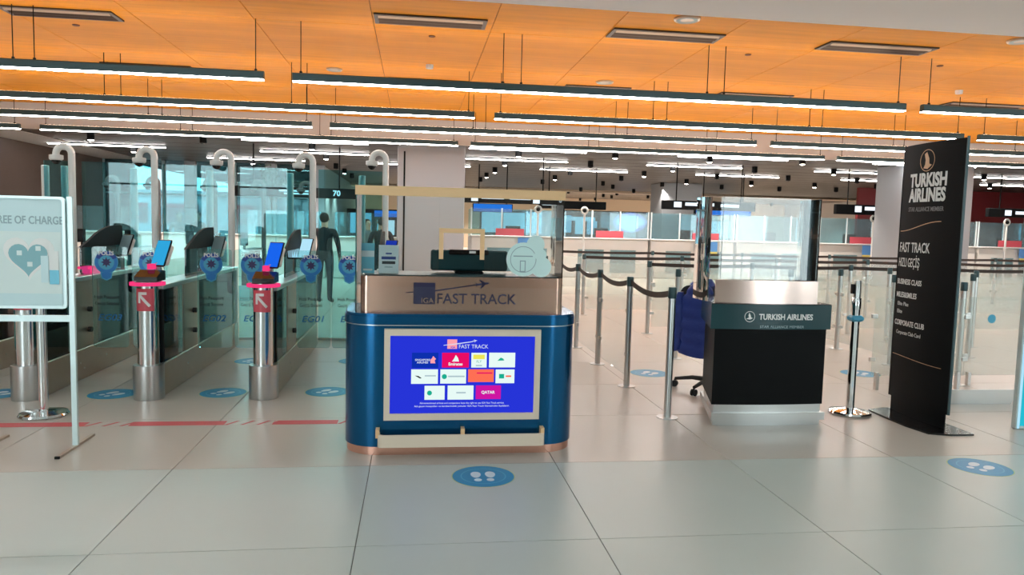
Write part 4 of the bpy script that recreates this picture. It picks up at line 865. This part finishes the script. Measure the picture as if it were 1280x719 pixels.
# ------------------------------------------------------------------ far passport booths and hall signs
bl = ['first from the left', 'second from the left', 'third from the left', 'fourth from the left', 'fifth from the left', 'sixth from the left', 'seventh from the left', 'eighth from the left']
for k in range(8):
    x = 3.0+k*2.75; w = 1.33
    t = thing('passport_booth', 'cream passport control booth with glass screens, %s' % bl[k], 'booth', (x, 22.0, 0), 0, 'passport control booths')
    part('base', MB().rbox(-w, w, 0, 1.4, 0, 1.17, 0.02), 'booth_white', t); part('counter_top', MB().rbox(-w-0.02, w+0.02, -0.1, 0.3, 1.171, 1.21, 0.01), 'white_paint', t)
    part('front_panel', MB().box(-0.85, -0.05, -0.012, -0.0005, 0.15, 0.85), 'glass_booth', t); part('front_panel', MB().box(0.15, 0.95, -0.012, -0.0005, 0.15, 0.85), 'glass_booth', t)
    for a, b in ((-w+0.02, -0.45), (-0.40, 0.42), (0.47, w-0.02)): part('glass_screen', MB().box(a, b, 0.05, 0.062, 1.211, 2.0), 'glass_booth', t)
    for xx in (-w, -0.425, 0.445, w): part('screen_post', MB().box(xx-0.02, xx+0.02, 0.04, 0.075, 1.211, 2.02), 'pier_white', t)
    part('rear_wall', MB().box(-w, w, 1.3, 1.36, 1.171, 2.0), 'glass_booth', t)
    if k % 2 == 0 or k == 5:
        p_ = part('poster', MB().box(0.05, 0.75, -0.115, -0.105, 0.78, 1.16), 'poster_blue', t); part('poster_band', MB().box(0.05, 0.75, -0.118, -0.1151, 0.78, 0.86), 'poster_yellow', p_)
        part('poster_arrow', MB().box(0.36, 0.42, -0.118, -0.1151, 0.60, 1.02), 'sign_red', p_)
    if k in (0, 1, 2, 4, 6): part('red_notice', MB().box(-0.6+0.3*(k % 3), 0.25+0.3*(k % 3), 0.035, 0.045, 1.215, 1.42), 'sign_red', t)
    part('desk_monitor', MB().rbox(-0.25, 0.2, 0.5, 0.54, 1.172, 1.5, 0.01), 'black', t)
for x, y, l in ((3.55, 21.4, 'seen above the sticker on the desk glass'), (4.93, 21.4, 'between desk guard and the belt posts'), (8.45, 21.4, 'left of the counter screen'), (14.05, 21.4, 'between counter screen and totem'), (18.6, 21.4, 'at the far right')):
    t = thing('ring_camera_pole', 'thin far pole with white ring camera %s' % l, 'camera pole', (x, y, 0), 0, 'ring camera poles at the booths')
    part('pole', MB().lathe([(0.03, 0), (0.03, 1.9)], 10), 'white_paint', t, True); part('ring', MB().tube([(0.09*math.cos(a), 0, 2.0+0.09*math.sin(a)) for a in [2*PI*k/16 for k in range(16)]], 0.03, 8, True), 'white_paint', t, True); part('lens', MB().ball((0, -0.02, 2.0), 0.055), 'black', t, True)
def hang_sign(x0, x1, y, z0, z1, label, m='black', bars=(), num=None):
    t = thing('hanging_sign', label, 'sign', ((x0+x1)/2, y, z0), 0, 'hanging direction signs'); w = (x1-x0)/2; h = z1-z0
    part('case', MB().rbox(-w, w, 0, 0.14, 0, h, 0.01), m, t)
    for xx in (-w*0.7, w*0.7): part('hanger', MB().tube([(xx, 0.07, h), (xx, 0.07, DZ-z0)], 0.018, 8), 'black', t)
    for a, b, c, d, mm in bars: part('lit_text', MB().box(-w+2*w*a, -w+2*w*b, -0.004, -0.0005, h*c, h*d), mm, t)
    if num: text(num[0], h*0.75, 'sign_text', t, (-w+2*w*num[1], -0.002, h*0.5), bold=0.006)
    return t
hang_sign(-4.6, -1.5, 20.0, 2.10, 2.36, 'dark hanging sign lettered 70 seen through the gate glass', bars=((0.36, 0.62, 0.56, 0.74, 'sign_text'), (0.4, 0.66, 0.3, 0.46, 'sign_text')), num=('70', 0.83))
hang_sign(0.9, 4.1, 21.0, 2.13, 2.36, 'long dark hanging sign with two white lit strips behind desk guard', bars=((0.30, 0.50, 0.5, 0.85, 'sign_text'), (0.55, 0.74, 0.5, 0.85, 'sign_text'), (0.21, 0.27, 0.2, 0.9, 'sign_text'), (0.76, 0.82, 0.1, 0.8, 'sign_text')))
hang_sign(4.0, 6.25, 24.0, 2.10, 2.36, 'dark hanging sign right of desk guard, above the first booths', bars=((0.05, 0.30, 0.4, 0.7, 'sign_text'),))
hang_sign(7.15, 10.0, 21.0, 2.10, 2.36, 'dark hanging sign left of the counter screen', bars=((0.12, 0.2, 0.25, 0.85, 'sign_text'), (0.24, 0.55, 0.45, 0.8, 'sign_text'), (0.62, 0.82, 0.4, 0.72, 'sign_text')))
hang_sign(12.55, 15.2, 21.0, 2.10, 2.40, 'dark hanging sign between counter screen and totem', bars=((0.23, 0.31, 0.25, 0.85, 'sign_text'), (0.35, 0.66, 0.45, 0.8, 'sign_text'), (0.74, 0.98, 0.45, 0.8, 'sign_text')))
hang_sign(17.6, 20.4, 21.0, 2.15, 2.42, 'dark hanging sign at the far right edge', bars=((0.2, 0.28, 0.2, 0.8, 'sign_text'), (0.33, 0.7, 0.35, 0.7, 'sign_text')))
hang_sign(1.85, 3.15, 24.0, 1.93, 2.20, 'blue lit hanging screen behind the desk guard', 'black', ((0.02, 0.98, 0.05, 0.95, 'sign_blue'),))
hang_sign(9.3, 11.3, 24.0, 2.02, 2.28, 'blue lit hanging screen behind the left side of counter screen', 'black', ((0.02, 0.98, 0.05, 0.95, 'sign_blue'),))
# shops on the back wall
def shop(x0, x1, y, z0, z1, label, items):
    t = thing('shop_front', label, 'shop front', ((x0+x1)/2, y, 0), 0, 'lit shop fronts'); w = (x1-x0)/2
    part('facade', MB().box(-w, w, 0, 0.3, 0, z1), 'black', t)
    for n_, a, b, c, d, m in items: part(n_, MB().box(-w+2*w*a, -w+2*w*b, -0.05, -0.001, z0+(z1-z0)*c, z0+(z1-z0)*d), m, t)
    return t
shop(3.5, 7.4, 40.0, 1.0, 2.35, 'bright white shop window far behind the desk guard', [('lit_window', 0.02, 0.3, 0.1, 0.95, 'shop_white'), ('lit_window', 0.32, 0.62, 0.1, 0.9, 'shop_white'), ('lit_window', 0.64, 0.86, 0.1, 0.95, 'scr_pale'), ('mullion', 0.3, 0.32, 0, 1, 'pier_grey')])
s2 = shop(7.5, 13.0, 40.0, 1.0, 2.45, 'black shop front far back with a glowing white emblem', [('lit_window', 0.04, 0.18, 0.15, 0.8, 'scr_pale'), ('lit_letters', 0.1, 0.42, 0.6, 0.75, 'shop_white'), ('lit_window', 0.22, 0.3, 0.1, 0.7, 'shop_white'), ('lit_window', 0.34, 0.44, 0.1, 0.6, 'scr_pale')])
part('glow_emblem', MB().slab([(1.55+0.75*math.cos(a)*(1+0.12*math.cos(4*a)), 1.85+0.42*math.sin(a)*(1+0.15*math.sin(3*a))) for a in [2*PI*k/28 for k in range(28)]], -0.06, -0.001), 'shop_white', s2)
part('glow_halo', MB().slab([(1.55+0.95*math.cos(a), 1.85+0.55*math.sin(a)) for a in [2*PI*k/28 for k in range(28)]], -0.03, -0.001), 'shop_violet', s2)
shop(13.6, 18.0, 40.0, 1.0, 2.1, 'pale blue lit shop window far behind the counter screen', [('lit_window', 0.03, 0.3, 0.1, 0.95, 'scr_pale'), ('lit_window', 0.35, 0.6, 0.1, 0.95, 'shop_white'), ('lit_window', 0.66, 0.95, 0.1, 0.95, 'scr_pale')])
shop(-3.0, 0.2, 34.0, 0.9, 2.1, 'blue lit shop front far behind the gates beside the grey column', [('lit_window', 0.05, 0.34, 0.1, 0.85, 'scr_pale'), ('lit_letters', 0.38, 0.95, 0.72, 0.95, 'sign_blue'), ('lit_window', 0.42, 0.66, 0.05, 0.6, 'shop_white'), ('lit_window', 0.7, 0.95, 0.05, 0.6, 'shop_violet')])
# thin potted tree beyond the gates
t = thing('indoor_tree', 'slender bare-stemmed tree beyond the gate glass', 'tree', (-4.4, 24.0, 0))
part('planter', MB().lathe([(0.3, 0), (0.34, 0.5), (0.3, 0.5), (0.28, 0.45)], 20), 'booth_white', t, True)
part('trunk', MB().tube([(0, 0, 0.4), (0.02, 0, 1.4), (-0.02, 0, 2.3)], [0.035, 0.03, 0.02], 8), 'bark', t, True)
R_ = random.Random(4); lv = MB(); br = MB()
for k in range(26):
    a = R_.uniform(0, 2*PI); r = R_.uniform(0.2, 0.55); z = R_.uniform(2.25, 3.1); br.tube([(0, 0, 2.0+R_.uniform(0, .3)), (r*math.cos(a)*.6, r*math.sin(a)*.6, (z+2.2)/2), (r*math.cos(a), r*math.sin(a), z)], [0.012, 0.008, 0.004], 5)
    for q in range(9):
        c = Vector((r*math.cos(a)+R_.uniform(-.12, .12), r*math.sin(a)+R_.uniform(-.12, .12), z+R_.uniform(-.12, .12))); u = Vector((R_.uniform(-1, 1), R_.uniform(-1, 1), R_.uniform(-1, 1))).normalized()*0.06; v = u.orthogonal().normalized()*0.025
        lv.add([c-u, c+v, c+u, c-v], [(0, 1, 2, 3)])
part('branches', br, 'bark', t); o = part('foliage', lv, 'leaf', t); o['kind'] = 'stuff'

# ------------------------------------------------------------------ people beyond the gates
def person(loc, rz, top, trou, label, h=1.72, arms=0.12, name='person'):
    t = thing(name, label, 'person', loc, rz); k = h/1.75
    J = {'pel': (0, 0, .95), 'wai': (0, 0.0, 1.08), 'che': (0, -.01, 1.30), 'nec': (0, -.01, 1.47), 'hb': (0, -.015, 1.55), 'hm': (0, -.02, 1.64), 'ht': (0, -.01, 1.715)}
    E_ = [('pel', 'wai'), ('wai', 'che'), ('che', 'nec'), ('nec', 'hb'), ('hb', 'hm'), ('hm', 'ht')]
    Rr = {'pel': (.155, .115), 'wai': (.15, .105), 'che': (.165, .115), 'nec': (.058, .058), 'hb': (.066, .078), 'hm': (.078, .095), 'ht': (.05, .06)}
    for s, n_ in ((-1, 'l'), (1, 'r')):
        J.update({'hip'+n_: (s*.095, 0, .90), 'kne'+n_: (s*.105, -.01, .50), 'ank'+n_: (s*.11, .02, .09), 'toe'+n_: (s*.13, -.15, .04), 'sho'+n_: (s*.19, 0, 1.40), 'elb'+n_: (s*(.24+arms*.3), .02, 1.11), 'wri'+n_: (s*(.25+arms*.2), -.08, .88), 'han'+n_: (s*(.25+arms*.15), -.10, .80)})
        E_ += [('pel', 'hip'+n_), ('hip'+n_, 'kne'+n_), ('kne'+n_, 'ank'+n_), ('ank'+n_, 'toe'+n_), ('che', 'sho'+n_), ('sho'+n_, 'elb'+n_), ('elb'+n_, 'wri'+n_), ('wri'+n_, 'han'+n_)]
        Rr.update({'hip'+n_: (.092, .1), 'kne'+n_: (.066, .066), 'ank'+n_: (.047, .05), 'toe'+n_: (.042, .035), 'sho'+n_: (.07, .075), 'elb'+n_: (.047, .047), 'wri'+n_: (.032, .028), 'han'+n_: (.036, .02)})
        for f in range(5):
            a = 'fa%d%s' % (f, n_); b = 'fb%d%s' % (f, n_); hx = s*(.25+arms*.15)
            if f == 4: J[a] = (hx-s*.015, -.145, .80); J[b] = (hx-s*.02, -.165, .765)
            else: J[a] = (hx+s*.004, -.125+f*.019, .755-.004*abs(f-1)); J[b] = (hx-s*.012, -.128+f*.019, .715+.006*abs(f-1))
            E_ += [('han'+n_, a), (a, b)]; Rr[a] = (.009, .009); Rr[b] = (.0075, .0075)
    ks = list(J); me = bpy.data.meshes.new('body'); me.from_pydata([tuple(c*k for c in J[q]) for q in ks], [(ks.index(a), ks.index(b)) for a, b in E_], [])
    o = bpy.data.objects.new('body', me); COL.objects.link(o)
    sm = o.modifiers.new('skin', 'SKIN'); sm.use_smooth_shade = True; ss = o.modifiers.new('sub', 'SUBSURF'); ss.levels = 2; ss.render_levels = 2
    for i, q in enumerate(ks): me.skin_vertices[0].data[i].radius = (Rr[q][0]*k, Rr[q][1]*k)
    me.skin_vertices[0].data[0].use_root = True
    ev = bpy.data.meshes.new_from_object(o.evaluated_get(bpy.context.evaluated_depsgraph_get())); bpy.data.objects.remove(o)
    for m in ('skin', top, trou, 'rubber'): ev.materials.append(MATS[m])
    for p in ev.polygons:
        c = p.center/k; p.use_smooth = True
        if c.z > 1.475: p.material_index = 0
        elif c.z < 0.085: p.material_index = 3
        elif abs(c.x) > 0.2 and c.z < 0.895: p.material_index = 0
        elif c.z < 0.93: p.material_index = 2
        else: p.material_index = 1
    b = bpy.data.objects.new('body', ev); COL.objects.link(b); b.parent = t
    part('hair', MB().ball((0, 0.03*k, 1.652*k), (.09*k, .092*k, .10*k), 18, 12), 'hair', t, True)
    face = MB().ball((0, -.112*k, 1.625*k), (.013*k, .02*k, .022*k), 10, 6)
    part('nose', face, 'skin', b, True)
    for s in (-1, 1):
        part('ear', MB().ball((s*.083*k, 0, 1.625*k), (.012*k, .022*k, .032*k), 10, 6), 'skin', b, True); part('eye', MB().ball((s*.032*k, -.098*k, 1.648*k), (.012*k, .008*k, .008*k), 10, 6), 'hair', b, True)
    part('mouth', MB().ball((0, -.094*k, 1.578*k), (.024*k, .008*k, .006*k), 10, 6), 'sign_red', b, True)
    return t
person((-1.62, 13.9, 0), PI-0.15, 'shirt_black', 'trousers', 'person in dark clothes seen from behind beyond the gate glass', 1.66)
person((-1.05, 17.2, 0), 0.5, 'jumper_grey', 'trousers', 'person facing the gates to the right of the dark-clothed person', 1.58)
person((-0.66, 15.2, 0), PI+0.3, 'shirt_black', 'trousers', 'dark-clothed person behind the left side of the desk guard', 1.62)
person((-6.55, 22.0, 0), 0.2, 'jumper_grey', 'trousers', 'far person behind the counter beyond the gates, left of a pair', 1.66)
person((-6.1, 22.2, 0), -0.3, 'shirt_black', 'trousers', 'far person behind the counter beyond the gates, right of a pair', 1.68)
